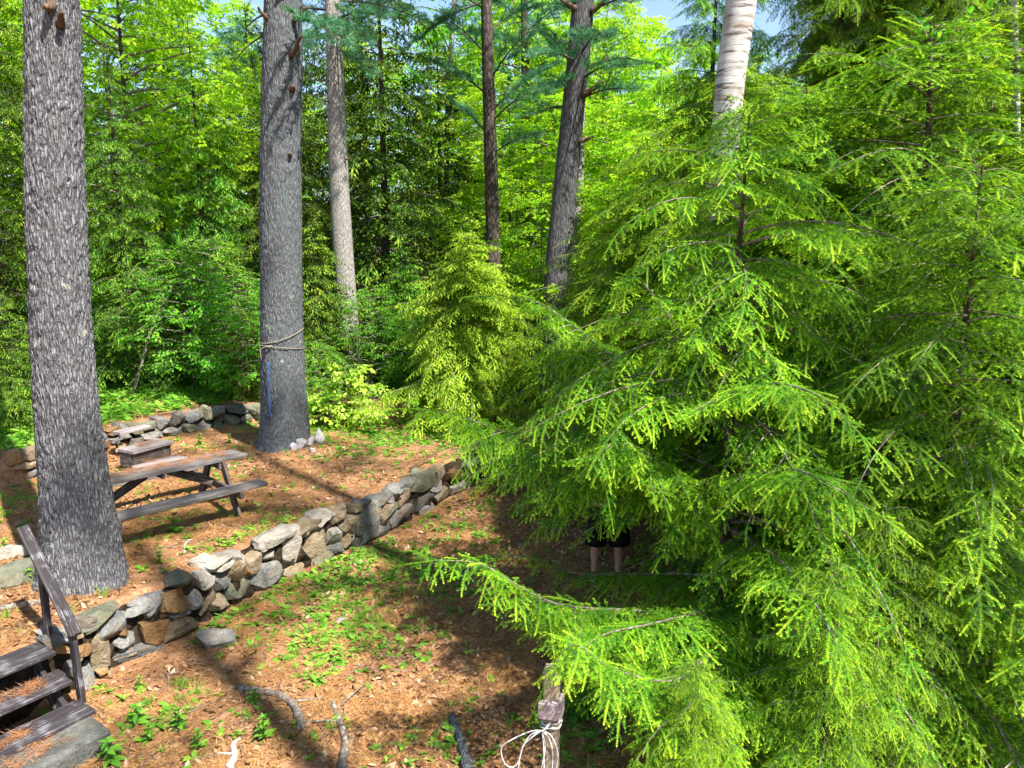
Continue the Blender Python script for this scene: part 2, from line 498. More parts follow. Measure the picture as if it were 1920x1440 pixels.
class Soup:
    """loose triangles of foliage and thin wood"""
    def __init__(self):
        self.T, self.m, self.t = [], [], []
    def add(self, tri, mat=0, tint=0.5):
        tri = np.asarray(tri, dtype=np.float32).reshape(-1, 3, 3)
        k = len(tri)
        if k == 0: return
        self.T.append(tri)
        self.m.append(np.broadcast_to(np.asarray(mat, dtype=np.int8), (k,)).copy())
        self.t.append(np.broadcast_to(np.asarray(tint, dtype=np.float32), (k,)).copy())
    def wood(self, path, rad, sides=4, mat=1):
        V, q, _ = tube(path, rad, sides, False)
        t = np.concatenate([q[:, [0, 1, 2]], q[:, [0, 2, 3]]])
        self.add(V[t], mat, 0.5)
    def place(self, pr, O, A, S, jit=0.12):
        """prototype pr placed at O (N,3) with axes A (N,3,3 rows x,y,z), scale S (N,)"""
        if len(O) == 0: return
        tri, m, t = pr
        N = len(O)
        W = np.einsum('tkc,ncd->ntkd', tri.astype(np.float32), (np.asarray(A) * np.asarray(S)[:, None, None]).astype(np.float32))
        W += np.asarray(O, dtype=np.float32)[:, None, None, :]
        tt = t[None, :] + rng.normal(0, jit, (N, 1)).astype(np.float32)
        self.T.append(W.reshape(-1, 3, 3))
        self.m.append(np.tile(m, N))
        self.t.append(np.clip(tt, 0, 1).reshape(-1).astype(np.float32))
    def proto(self):
        return np.concatenate(self.T), np.concatenate(self.m), np.concatenate(self.t)
    def count(self):
        return sum(len(x) for x in self.T)
    def mesh(self, name, mats):
        T, m, t = self.proto()
        V = T.reshape(-1, 3)
        F = np.arange(len(V), dtype=np.int32).reshape(-1, 3)
        return make_mesh(name, V, [F], mats, m, t)

def frames(D, up_hint, roll=0.0):
    """axes rows (x along D, y side, z up)"""
    D = D / (np.linalg.norm(D, axis=1)[:, None] + 1e-9)
    Y = np.cross(np.broadcast_to(up_hint, D.shape), D)
    Y /= np.linalg.norm(Y, axis=1)[:, None] + 1e-9
    Z = np.cross(D, Y)
    if np.ndim(roll) or roll:
        c, s = np.cos(roll)[:, None], np.sin(roll)[:, None]
        Y, Z = Y * c + Z * s, Z * c - Y * s
    return np.stack([D, Y, Z], 1)
# ------------------------------------------------------------------ terrain
U1 = unit(np.array([3.6, 7.3]))
W1B = [(165, 1292), (250, 1240), (325, 1206), (420, 1150), (540, 1082), (640, 1040), (735, 1000), (820, 950), (905, 900)]
W1 = [on(x, y, -0.6)[:2] for x, y in W1B]                # foot of the long wall
W1L = [np.array([-9.0, -3.0]), np.array([-6.2, 2.6]), W1[0] - U1 * 0.5] + W1 + [np.array([0.25, 14.3]), np.array([1.3, 15.4]), np.array([3.0, 17.0]), np.array([9, 20.0]), np.array([60, 40.0])]
W1L = np.array(W1L)
W2L = np.array([[-40, 5.0], [-14, 8.6], on(0, 915, 0)[:2], on(72, 895, 0)[:2], on(200, 853, 0)[:2], on(300, 822, 0)[:2], on(400, 802, 0)[:2], on(490, 790, 0)[:2],
                [-3.4, 16.0], [-1.5, 15.9], [0.35, 15.1], [1.25, 15.0], [2.6, 17.2], [9, 21.0], [60, 43.0]])

def sdist(P, L):
    """signed distance to polyline, positive on its left/back side"""
    P = np.asarray(P, dtype=float)
    best = np.full(len(P), 1e9)
    sg = np.ones(len(P))
    for a, b in zip(L[:-1], L[1:]):
        d = b - a
        t = np.clip(((P - a) @ d) / (d @ d), 0, 1)
        q = a + t[:, None] * d
        e = P - q
        dist = np.linalg.norm(e, axis=1)
        s = np.sign(d[0] * (P[:, 1] - a[1]) - d[1] * (P[:, 0] - a[0]))
        m = dist < best - 1e-9
        best = np.where(m, dist, best)
        sg = np.where(m, s, sg)
    return best * sg

def sst(a, b, x):
    t = np.clip((x - a) / (b - a), 0, 1)
    return t * t * (3 - 2 * t)

class VN:
    """cheap value noise"""
    def __init__(self, seed):
        self.g = np.random.default_rng(seed).random((256, 256))
    def __call__(self, x, y):
        xi = np.floor(x).astype(int); yi = np.floor(y).astype(int)
        fx = x - xi; fy = y - yi
        fx = fx * fx * (3 - 2 * fx); fy = fy * fy * (3 - 2 * fy)
        g = self.g
        a = g[xi % 256, yi % 256]; b = g[(xi + 1) % 256, yi % 256]
        c = g[xi % 256, (yi + 1) % 256]; d = g[(xi + 1) % 256, (yi + 1) % 256]
        return (a * (1 - fx) + b * fx) * (1 - fy) + (c * (1 - fx) + d * fx) * fy
    def fbm(self, x, y, o=4):
        s = 0; am = 1; tot = 0
        for k in range(o):
            s = s + am * self(x * 2 ** k + 17 * k, y * 2 ** k + 9 * k); tot += am; am *= .5
        return s / tot - 0.5
vn = VN(3); vn2 = VN(11); vn3 = VN(23)

def height(x, y):
    x = np.asarray(x, dtype=float); y = np.asarray(y, dtype=float)
    P = np.stack([x.ravel(), y.ravel()], 1)
    s1 = sdist(P, W1L); s2 = sdist(P, W2L)
    far = sst(-0.2, 1.8, P[:, 0])                     # beyond the wall's end the step eases into a slope
    w = 0.07 + 2.6 * far
    z = -0.6 + 0.6 * sst(0.10, 0.10 + w, s1)
    w2 = 0.09 + 2.0 * sst(1.4, 3.0, P[:, 0])
    z = z + 0.40 * sst(0.08, 0.08 + w2, s2) + np.clip(s2 - 1, 0, 22) * 0.028 + np.clip(s2 - 12, 0, 30) * 0.035
    nearn = vn.fbm(P[:, 0] * 0.8, P[:, 1] * 0.8, 4) * 0.14 + vn2.fbm(P[:, 0] * 4, P[:, 1] * 4, 3) * 0.045
    edge = np.clip(np.minimum(np.abs(s1), np.abs(s2)) / 0.6, 0.25, 1)
    z = z + nearn * edge * (1 + np.clip(s2, 0, 20) * .12)
    for tx, ty, hm_, rd_ in ((-4.73, 7.62, .09, .75), (-4.27, 13.35, .10, .8), (0.88, 15.8, .10, .6)):
        z = z + hm_ * np.exp(-((P[:, 0] - tx) ** 2 + (P[:, 1] - ty) ** 2) / rd_ ** 2)
    return z.reshape(x.shape)
def hz(x, y):
    return float(height(np.array([x]), np.array([y]))[0])

def axis(dense, lo, hi, step, grow=1.18):
    a = list(np.arange(dense[0], dense[1], step))
    s, v = step, a[-1]
    while v < hi:
        s *= grow; v += s; a.append(v)
    s, v = step, a[0]; pre = []
    while v > lo:
        s *= grow; v -= s; pre.append(v)
    return np.array(pre[::-1] + a)
gx = axis((-9.5, 6.5), -400, 400, 0.065)
gy = axis((3.0, 18.0), -120, 500, 0.065)
GX, GY = np.meshgrid(gx, gy)
GZ = height(GX, GY)
nx, ny = len(gx), len(gy)
i = np.arange(ny - 1)[:, None] * nx + np.arange(nx - 1)[None, :]
q = np.stack([i, i + 1, i + nx + 1, i + nx], -1).reshape(-1, 4)

n = NT('forest_floor')
v = n.pos()
a1 = n.noise(v, 0.7, 4)
a2 = n.noise(v, 6, 5, 0.7)
# fallen needles: fine streaks running three ways
st = None
for k, ang in enumerate((0.3, 1.35, 2.4)):
    mp = n.n('ShaderNodeMapping')
    mp.inputs['Rotation'].default_value = (0, 0, ang)
    mp.inputs['Scale'].default_value = (12, 110, 12)
    n.l(n.pos(), mp.inputs[0])
    f = n.noise(mp.outputs[0], 1.0, 3, 0.7)
    st = f if st is None else n.math('MAXIMUM', st, f)
c = n.ramp(n.math('ADD', n.math('MULTIPLY', st, 0.8), n.math('MULTIPLY', a2, 0.35)), [(0.48, (0.075, 0.036, 0.019)), (0.60, (0.225, 0.112, 0.054)), (0.74, (0.410, 0.245, 0.138)), (0.88, (0.54, 0.39, 0.27))])
soil = n.ramp(a2, [(0.3, (0.055, 0.034, 0.022)), (0.7, (0.190, 0.115, 0.070))])
c = n.mix(n.ramp(a1, [(0.52, (0, 0, 0)), (0.68, (0.75, 0.75, 0.75))]), c, soil)
mossf = n.attr('moss')
mo = n.ramp(n.noise(v, 22, 4, 0.7), [(0.3, (0.020, 0.050, 0.012)), (0.7, (0.085, 0.150, 0.030))])
mk = n.math('MULTIPLY', mossf, n.ramp(n.noise(v, 2.2, 4, 0.7), [(0.38, (0, 0, 0)), (0.56, (1, 1, 1))]))
c = n.mix(mk, c, mo)
hh = n.math('ADD', st, n.math('MULTIPLY', a2, 1.2))
n.pbr(c, 0.95, 0.08, n.bump(hh, 0.8, 0.025))
M['floor'] = n.m
Vg = np.stack([GX.ravel(), GY.ravel(), GZ.ravel()], 1)
gm = make_mesh('ground', Vg, [q], [M['floor']], smooth=True)
at_m = gm.attributes.new('moss', 'FLOAT', 'POINT')
gs2 = sdist(Vg[:, :2], W2L)
mossv = 0.85 * sst(0.5, 1.6, gs2) * (0.45 + 0.55 * (1 - sst(8, 20, gs2)))
at_m.data.foreach_set('value', mossv.astype(np.float32))
tag(obj('ground', gm), kind='structure')

# ------------------------------------------------------------------ rocks
_bm = bmesh.new()
bmesh.ops.create_icosphere(_bm, subdivisions=4, radius=1.0)
ICO_V = np.array([v.co[:] for v in _bm.verts])
ICO_F = np.array([[v.index for v in f.verts] for f in _bm.faces])
_bm.free()
def rock_mesh(name, hw, hd, hh, mat, cuts=10, boxy=0.50, rough=0.08, seed=None):
    g = np.random.default_rng(seed if seed is not None else rng.integers(1 << 30))
    V = np.sign(ICO_V) * np.abs(ICO_V) ** boxy
    V = V / (np.abs(V) ** 4).sum(1)[:, None] ** 0.25 * 1.0
    # low waves
    for k in range(5):
        d = unit(g.standard_normal(3)); ph = g.random() * 6.28; f = 1.2 + 1.6 * g.random()
        V = V * (1 + rough * 0.5 * np.sin(V @ d * f * 2 + ph))[:, None]
    for k in range(cuts):
        d = unit(g.standard_normal(3) * np.array([1, 1, 0.9])); lim = 0.55 + 0.32 * g.random()
        e = np.clip(V @ d - lim, 0, None)
        V = V - e[:, None] * d * 0.94
    for k in range(6):
        d = unit(g.standard_normal(3)); ph = g.random() * 6.28; f = 6 + 9 * g.random()
        V = V * (1 + 0.012 * np.sin(V @ d * f + ph))[:, None]
    o_ = g.random(3) * 40
    nn = np.array([noise.noise(Vector(v * 3.2 + o_)) * .045 + noise.noise(Vector(v * 7.5 + o_)) * .028 + noise.noise(Vector(v * 16 + o_)) * .014 for v in V])
    V = V * (1 + nn)[:, None]
    V = V * np.array([hw, hd, hh])
    me = make_mesh(name, V, [ICO_F], [mat], smooth=True)
    me.set_sharp_from_angle(angle=R(20))
    return me

MATS = {'g': 'stone_grey', 'b': 'stone_blue', 't': 'stone_tan', 'o': 'stone_ochre', 'p': 'stone_pale', 'm': 'stone_moss'}
def along(L, px, py):
    """where the ray through a pixel meets the upright face over polyline L"""
    d = ray(px, py)
    best = None
    for a, b in zip(L[:-1], L[1:]):
        e = b - a
        den = d[0] * e[1] - d[1] * e[0]
        if abs(den) < 1e-9: continue
        t = ((a[0] - CAM[0]) * e[1] - (a[1] - CAM[1]) * e[0]) / den
        s = ((CAM[0] + d[0] * t) - a[0]) * e[0] + ((CAM[1] + d[1] * t) - a[1]) * e[1]
        s /= e @ e
        if t > 0 and -0.02 <= s <= 1.02:
            if best is None or t < best[0]:
                best = (t, CAM + d * t, unit(e))
    return best
# stones of the long wall as seen: (pixel x, pixel y, width, height, tilt, kind)
Z4 = [(370,560,130,90,0,'b'),(560,560,130,60,-25,'g'),(725,560,200,115,-5,'b'),(620,465,270,70,4,'m'),(660,700,135,200,-5,'t'),(800,655,135,85,5,'g'),(955,605,185,175,0,'o'),
 (795,725,125,55,-3,'t'),(850,785,305,160,-10,'b'),(560,880,125,150,0,'g'),(655,825,85,70,0,'o'),(665,885,90,80,0,'t'),(540,715,115,70,-10,'o'),(390,710,85,60,0,'o'),(965,445,125,125,0,'b'),
 (1080,430,175,165,-20,'o'),(860,470,135,85,-10,'g'),(1100,495,135,95,-30,'g'),(1215,395,115,135,0,'g'),(1300,400,110,150,-45,'t'),(1345,425,115,80,-20,'t'),(1150,290,150,70,-10,'m'),(1275,285,105,105,0,'p'),
 (1375,300,105,125,0,'g'),(1470,240,105,135,0,'t'),(1360,160,140,65,0,'p'),(1480,160,95,65,0,'p'),(1500,330,155,105,-10,'m'),(1120,560,200,140,0,'t'),(470,790,90,90,0,'g'),(400,640,110,70,0,'g'),(480,640,90,70,0,'t'),
 (760,610,70,50,0,'o'),(440,850,90,110,0,'g')]
Z5 = [(465,870,180,212,0,'p'),(400,782,225,85,-20,'p'),(600,680,185,105,8,'t'),(620,840,145,185,0,'t'),(745,790,135,105,0,'p'),(665,640,110,75,0,'p'),(765,590,85,95,0,'t'),(780,640,90,65,0,'t'),(810,710,115,85,-20,'t'),
 (740,855,125,60,-15,'g'),(815,810,65,105,0,'t'),(870,830,125,75,-15,'g'),(690,910,145,75,-20,'m'),(340,905,70,65,0,'p'),(255,950,135,125,-10,'t'),(150,920,90,75,0,'p'),(60,930,115,65,0,'p'),
 (320,1025,145,125,-25,'g'),(400,1010,65,65,0,'m'),(510,1000,160,105,-15,'t'),(955,630,175,235,0,'g'),(925,548,120,60,-10,'g'),(1020,505,95,60,-8,'g'),(1040,740,105,85,0,'b'),(930,780,125,65,0,'g'),(1090,600,115,120,0,'m'),
 (1165,555,95,95,0,'t'),(1130,492,105,72,-15,'g'),(1170,650,155,125,-15,'g'),(1170,430,85,52,0,'g'),(1270,450,135,115,0,'m'),(1275,560,135,105,0,'g'),(1355,475,85,100,0,'g'),(1270,370,115,65,0,'m'),(1355,360,95,105,0,'t'),
 (1380,530,85,85,0,'t'),(1470,410,105,95,0,'o'),(1480,490,125,75,0,'p'),(1570,420,115,85,0,'t'),(1555,490,85,55,0,'g'),(1040,650,70,120,0,'t'),(870,650,55,170,0,'m'),(1290,620,90,60,0,'g'),(170,1010,90,100,0,'t'),(225,1010,60,80,0,'o'),(850,580,80,70,0,'t'),(1060,560,70,70,0,'g'),(560,760,60,60,0,'t'),(1420,590,70,50,0,'g'),(1625,395,80,70,0,'t'),(1640,455,90,55,0,'g'),(1690,410,80,70,-10,'p'),(1560,350,100,60,0,'m'),(1640,340,90,50,0,'t')]
def wall(name, label, cat, stones, L, deep=0.17, proud=0.0, lift=0.0):
    root = thing(name, label, cat, (*L[len(L) // 2], 0))
    o0 = np.array(root.location)
    for px, py, w, h, ang, kd in stones:
        hit = along(L, px, py)
        if hit is None: continue
        t, p, e = hit
        dep = (p - CAM) @ FWD
        m = dep / FPX
        # foreshortening of the wall's length
        er = np.array([e[0], e[1], 0.0])
        p2 = p + er * 0.1
        x1, y1, _ = proj(p); x2, y2, _ = proj(p2)
        slope = math.degrees(math.atan2(-(y2 - y1), x2 - x1))
        kx = abs(x2 - x1) * m / 0.1
        hw = max(0.05, w * m / max(kx, 0.35) * 0.5 * 1.24)
        hw = min(hw, 0.42)
        hh = max(0.035, h * m * 0.5 * 1.24)
        hd = deep * (0.8 + 0.5 * rng.random())
        nrm = np.array([e[1], -e[0], 0.0])       # towards the lower ground
        me = rock_mesh('stone', hw, hd, hh, M[MATS[kd]], 11)
        s = obj('stone', me, root)
        lean = R(-ang) * 0.35 + rng.normal(0, .07)
        mt = Matrix(((er[0], -nrm[0], 0), (er[1], -nrm[1], 0), (0, 0, 1)))
        rot = mt @ Matrix.Rotation(lean, 3, 'Y') @ Matrix.Rotation(rng.normal(0, 0.10), 3, 'X') @ Matrix.Rotation(rng.normal(0, 0.12), 3, 'Z')
        p = p.copy(); p[2] = min(p[2], 0.09 - hh)
        c = p - nrm * (hd * 0.78 - proud - 0.03 * rng.random()) - o0
        s.matrix_parent_inverse.identity()
        s.matrix_basis = Matrix.Translation(Vector(c)) @ rot.to_4x4()
    return root
S1 = [(x / 3.273, 1000 + y / 3.273, w / 3.273, h / 3.273, a, k) for x, y, w, h, a, k in Z4] + [(400 + x / 3.2, 760 + y / 3.2, w / 3.2, h / 3.2, a, k) for x, y, w, h, a, k in Z5]
W1F = np.array([W1[0] - U1 * 0.9] + W1 + [W1[-1] + unit(W1[-1] - W1[-2]) * 1.2])
wall1 = wall('stone_wall', 'long dry stone wall of mixed boulders holding up the pine needle terrace', 'stone wall', S1, W1F)
# packed earth and small rubble behind the face, coloured dark as crevice shade
def wall_core(root, L, z0, zt, thick=0.13, back=0.10, jit=0.03):
    mb = MB()
    P = []
    for a, b in zip(L[:-1], L[1:]):
        k = max(2, int(np.linalg.norm(b - a) / 0.10))
        for t in np.linspace(0, 1, k, endpoint=False): P.append((a + (b - a) * t, unit(b - a)))
    rows = 7
    V = []
    for p, e in P:
        nr = np.array([e[1], -e[0]])
        for j in range(rows):
            z = z0 + (zt - z0) * j / (rows - 1)
            off = -back + jit * rng.standard_normal()
            V.append([p[0] + nr[0] * off, p[1] + nr[1] * off, z])
        V.append([p[0] - nr[0] * (back + thick + .15), p[1] - nr[1] * (back + thick + .15), zt])
    rows += 1
    i = np.arange(len(P) - 1)[:, None] * rows + np.arange(rows - 1)[None, :]
    q = np.stack([i, i + rows, i + rows + 1, i + 1], -1).reshape(-1, 4)
    mb.add(np.array(V) - np.array(root.location), q)
    return mb.build('earth_fill', M['earth'], root)
# wall behind the terrace; stones laid in rough courses
def course_stones(L, s0, s1, z0, z1, rows, w0, kinds, seed):
    g = np.random.default_rng(seed)
    seg = np.linalg.norm(np.diff(L, axis=0), axis=1)
    cum = np.concatenate([[0], np.cumsum(seg)])
    out = []
    hgt = (z1 - z0) / rows
    for r in range(rows):
        s = s0 + g.random() * w0 * 0.5
        while s < s1:
            w = w0 * (0.6 + 0.9 * g.random())
            c = s + w / 2
            k = min(len(seg) - 1, np.searchsorted(cum, c) - 1)
            p = L[k] + (L[k + 1] - L[k]) * (c - cum[k]) / seg[k]
            e = unit(L[k + 1] - L[k])
            out.append((np.array([p[0], p[1], z0 + hgt * (r + .5) + g.normal(0, .02)]), e, w * .54, hgt * (.5 + .12 * g.random()), kinds[g.integers(len(kinds))], g.normal(0, .14)))
            s += w * 0.97
    return out
def lay(root, L, items, deep=0.15):
    o0 = np.array(root.location)
    for p, e, hw, hh, kd, tilt in items:
        nrm = np.array([e[1], -e[0], 0.0])
        s = obj('stone', rock_mesh('stone', hw, deep * (.8 + .5 * rng.random()), hh, M[MATS[kd]], 8), root)
        mt = Matrix(((e[0], -nrm[0], 0), (e[1], -nrm[1], 0), (0, 0, 1)))
        s.matrix_basis = Matrix.Translation(Vector(p - nrm * (0.08 + .03 * rng.random()) - o0)) @ (mt @ Matrix.Rotation(tilt, 3, 'Y') @ Matrix.Rotation(rng.normal(0, .1), 3, 'Z')).to_4x4()
WX = np.array([W1F[-1] - unit(W1F[-1] - W1F[-2]) * .1, [0.25, 14.3], [0.9, 15.0]])
lay(wall1, WX, course_stones(WX, 0, 1.5, -.62, -.05, 2, .34, 'gtmtg', 9)[:10], .16)
wall_core(wall1, W1F, -0.75, -0.03, .13, .07, .04)
W2A = W2L[2:9].copy(); W2A[0] = W2L[2] + (W2L[1] - W2L[2]) * 0.12
wall2 = thing('stone_wall', 'low rough stone wall behind the picnic table with plank steps built into it', 'stone wall', (*W2L[4], 0))
LEN2 = np.linalg.norm(np.diff(W2A, axis=0), axis=1).sum()
i0 = course_stones(W2A, 0, 3.2, -0.04, 0.50, 3, 0.27, 'gtotg', 5) + course_stones(W2A, 3.2, LEN2 - 1.5, -0.04, 0.43, 2, 0.30, 'gmbmg', 6)
lay(wall2, W2A, i0[:96])
wall_core(wall2, W2A, -0.15, 0.33)
# end of the wall on the far side of the terrace, blocky and sunlit
wall3 = thing('stone_wall', 'squared end of a pale orange stone wall beyond the hanging hemlock spray', 'stone wall', (0.9, 15.0, 0))
PL = np.array([[-0.1, 15.25], [0.35, 15.1], [1.22, 15.0]])
PE = np.array([[1.22, 15.0], [1.45, 15.8], [1.6, 16.6]])
def blk(p, e, hw, hd, hh, kd, tl=0.0, seed=None):
    nrm = np.array([e[1], -e[0], 0.0])
    s = obj('stone', rock_mesh('stone', hw, hd, hh, M[MATS[kd]], 6, 0.34, 0.03, seed), wall3)
    mt = Matrix(((e[0], -nrm[0], 0), (e[1], -nrm[1], 0), (0, 0, 1)))
    s.matrix_basis = Matrix.Translation(Vector(np.array(p) - np.array(wall3.location))) @ (mt @ Matrix.Rotation(tl, 3, 'Y')).to_4x4()
e3 = unit(np.array([1.0, -0.12]))
zb = -0.42
for p, hw, hd, hh, kd, tl in [((0.98, 15.1, zb + .20), .10, .16, .21, 't', 0), ((1.19, 15.08, zb + .12), .11, .18, .12, 'o', 0), ((1.2, 15.08, zb + .33), .11, .17, .10, 't', .03), ((1.07, 15.1, zb + .50), .22, .2, .07, 't', -.04),
        ((0.82, 15.12, zb + .46), .08, .15, .09, 'o', .1), ((0.95, 15.12, zb + .63), .17, .2, .06, 'p', -.05), ((1.22, 15.1, zb + .63), .13, .18, .07, 'o', .1), ((0.80, 15.15, zb + .22), .07, .14, .16, 'o', 0),
        ((0.55, 15.2, zb + .62), .26, .2, .05, 'p', -.03), ((0.55, 15.25, zb + .40), .18, .2, .14, 't', .1), ((0.25, 15.25, zb + .40), .13, .2, .17, 'p', .3), ((0.42, 15.2, zb + .18), .20, .2, .14, 'm', .2),
        ((0.12, 15.2, zb + .25), .13, .2, .15, 'p', 0), ((1.42, 15.6, zb + .25), .14, .4, .26, 'g', 0), ((1.5, 16.2, zb + .3), .14, .35, .26, 'b', 0), ((1.38, 15.06, zb + .10), .09, .12, .09, 'b', 0), ((1.4, 15.6, zb + .60), .15, .36, .08, 'g', 0), ((-0.12, 15.3, zb + .45), .15, .2, .05, 'p', 0)]:
    blk(p, e3, hw, hd, hh, kd, tl)

# single rocks
def rock(px, py, z, hw, hd, hh, kd, label, cat='rock', rz=0.0, group=None, sink=0.35, name='rock'):
    p = on(px, py, z)
    zz = hz(p[0], p[1])
    me = rock_mesh('rock', hw, hd, hh, M[MATS.get(kd, kd)], 8)
    o = obj(name, me, None, (p[0], p[1], zz + hh * (1 - 2 * sink) * 1.0))
    o.rotation_euler = (rng.normal(0, .1), rng.normal(0, .1), rz)
    return tag(o, label, cat, group)
rock(402, 1205, -0.6, 0.20, 0.17, 0.14, 'p', 'loose tan rock lying on the needles below the long stone wall', rz=.4)
rock(46, 1090, 0.0, 0.40, 0.27, 0.16, 'm', 'grey lichened boulder half buried beside the big pine trunk', 'boulder', .3, name='boulder')
rock(22, 1040, 0.0, 0.26, 0.18, 0.10, 'p', 'small pale rock behind the grey boulder near the stair rail', rz=.2)
rock(640, 1158, -0.6, 0.09, 0.07, 0.04, 'p', 'small pale stone among green seedlings below the wall', rz=.9)
rock(1880, 1415, -0.6, 0.30, 0.20, 0.13, 'b', 'dark blue grey rock on bare ground at the foot of the hemlocks', rz=-.5)
rock(566, 850, 0.0, 0.125, 0.10, 0.105, 'quartz', 'blocky white quartz rock in the row at the foot of the roped pine', rz=.3, group='white rocks by the roped pine', sink=.1)
rock(582, 846, 0.0, 0.09, 0.08, 0.09, 'quartz', 'round pinkish white quartz rock in the middle of the row by the roped pine', rz=1.3, group='white rocks by the roped pine', sink=.1)
rock(586, 856, 0.0, 0.06, 0.06, 0.055, 'quartz', 'smallest white quartz rock in front of the row by the roped pine', rz=.3, group='white rocks by the roped pine', sink=.1)
# pointed quartz
p = on(599, 840, 0.0)
V = ICO_V * np.array([0.115, 0.095, 0.17])
V[:, :2] *= (1.05 - 0.75 * np.clip((V[:, 2:3] + 0.06) / 0.23, 0, 1))
o = obj('rock', make_mesh('rock', V, [ICO_F], [M['quartz']], smooth=True), None, (p[0], p[1], hz(p[0], p[1]) + 0.13))
tag(o, 'pointed white quartz rock standing upright at the end of the row by the roped pine', 'rock', 'white rocks by the roped pine')
# white tin lying on its side
p = on(549, 852, 0.0)
mb = MB()
mb.tube([(-.105, 0, 0), (-.103, 0, 0), (.103, 0, 0), (.105, 0, 0)], [.055, .062, .062, .055], 20)
o = mb.build('can', M['white_plastic'], None, False, (0, 0, 0))
o.location = (p[0], p[1], hz(p[0], p[1]) + .066)
o.rotation_euler = (0, R(14), R(-52))
tag(o, 'white can lying on its side at the foot of the roped pine', 'can')
# ------------------------------------------------------------------ trunks
def trunk_mesh(name, C, rad, sides, mat, rows=None, bark=0.0, flare=None, kx=26, kz=6.0, dense_to=None, knots=()):
    """C control points, rad radii at them; bark = depth of modelled ridges"""
    C = np.asarray(C, dtype=float); rad = np.asarray(rad, dtype=float)
    L = np.concatenate([[0], np.cumsum(np.linalg.norm(np.diff(C, axis=0), axis=1))])
    if rows is None: rows = 40
    if dense_to is not None:
        s = np.concatenate([np.linspace(0, dense_to, rows), np.linspace(dense_to, L[-1], 24)[1:]])
    else:
        s = np.linspace(0, L[-1], rows)
    u = np.interp(s, L, np.arange(len(C)))
    P = np.zeros((len(s), 3))
    fine = bez(C, 800)
    fu = np.linspace(0, len(C) - 1, 800)
    for k in range(3): P[:, k] = np.interp(s, L, C[:, k])
    ker = np.ones(9) / 9
    for k in range(2):
        P[:, k] = np.convolve(np.pad(P[:, k], 4, mode='edge'), ker, 'valid')
    r = np.interp(s, L, rad)
    th = np.linspace(0, 2 * PI, sides, endpoint=False)
    rr = np.repeat(r[:, None], sides, 1)
    rr *= 1 + 0.018 * np.sin(2 * th + 1)[None, :] + 0.012 * np.sin(3 * th + s[:, None] * .8)
    if flare:
        fh, fa, lobes = flare
        z = P[:, 2] - P[0, 2]
        f = np.exp(-z / fh)[:, None]
        lob = sum(a * np.cos(k * th + ph) for k, a, ph in lobes)[None, :]
        rr *= 1 + fa * f * (1 + lob)
    for kz_, kth, ks, ka in knots:
        d2 = ((np.angle(np.exp(1j * (th - kth)))[None, :] * r[:, None]) ** 2 + (s[:, None] - kz_) ** 2) / ks ** 2
        rr += ka * np.exp(-d2 * 2.0) * (1 - 1.4 * np.exp(-d2 * 14))
    if bark:
        n1 = noise.noise
        for a in range(len(s)):
            if dense_to is not None and s[a] > dense_to + .01: break
            for b in range(sides):
                cx, cy = math.cos(th[b]) * r[a], math.sin(th[b]) * r[a]
                w = n1(Vector((cx * 6, cy * 6, s[a] * 2.2))) * 0.9
                v1 = abs(n1(Vector((cx * kx + w, cy * kx, s[a] * kz + w))))
                v2 = abs(n1(Vector((cx * kx * 2.1, cy * kx * 2.1 + 7, s[a] * kz * 2.4))))
                v3 = n1(Vector((cx * kx * 4, cy * kx * 4, s[a] * kz * 8)))
                d = min(v1 * 2.6, 1.0) * 0.65 + min(v2 * 2.4, 1.0) * 0.35
                rr[a, b] += bark * (d - 0.7 + 0.22 * v3)
    V = P[:, None, :] + rr[:, :, None] * np.stack([np.cos(th), np.sin(th), np.zeros_like(th)], 1)[None]
    V = V.reshape(-1, 3)
    i = np.arange(len(s) - 1)[:, None] * sides; j = np.arange(sides)[None, :]; k = (j + 1) % sides
    q = np.stack([i + j, i + k, i + k + sides, i + j + sides], -1).reshape(-1, 4)
    return make_mesh(name, V, [q], [mat], smooth=True)

def stub(mb, base, direction, ln, r):
    d = unit(direction)
    side = unit(np.cross(d, [0.3, 0.2, 1]))
    pts = [base - d * r, base + d * ln * .4, base + d * ln * .75 + side * ln * .08 + np.array([0, 0, .04 * ln]), base + d * ln + np.array([0, 0, .15 * ln])]
    mb.tube(bez(pts, 9), np.linspace(r * 1.5, r * .55, 9), 7, .06)

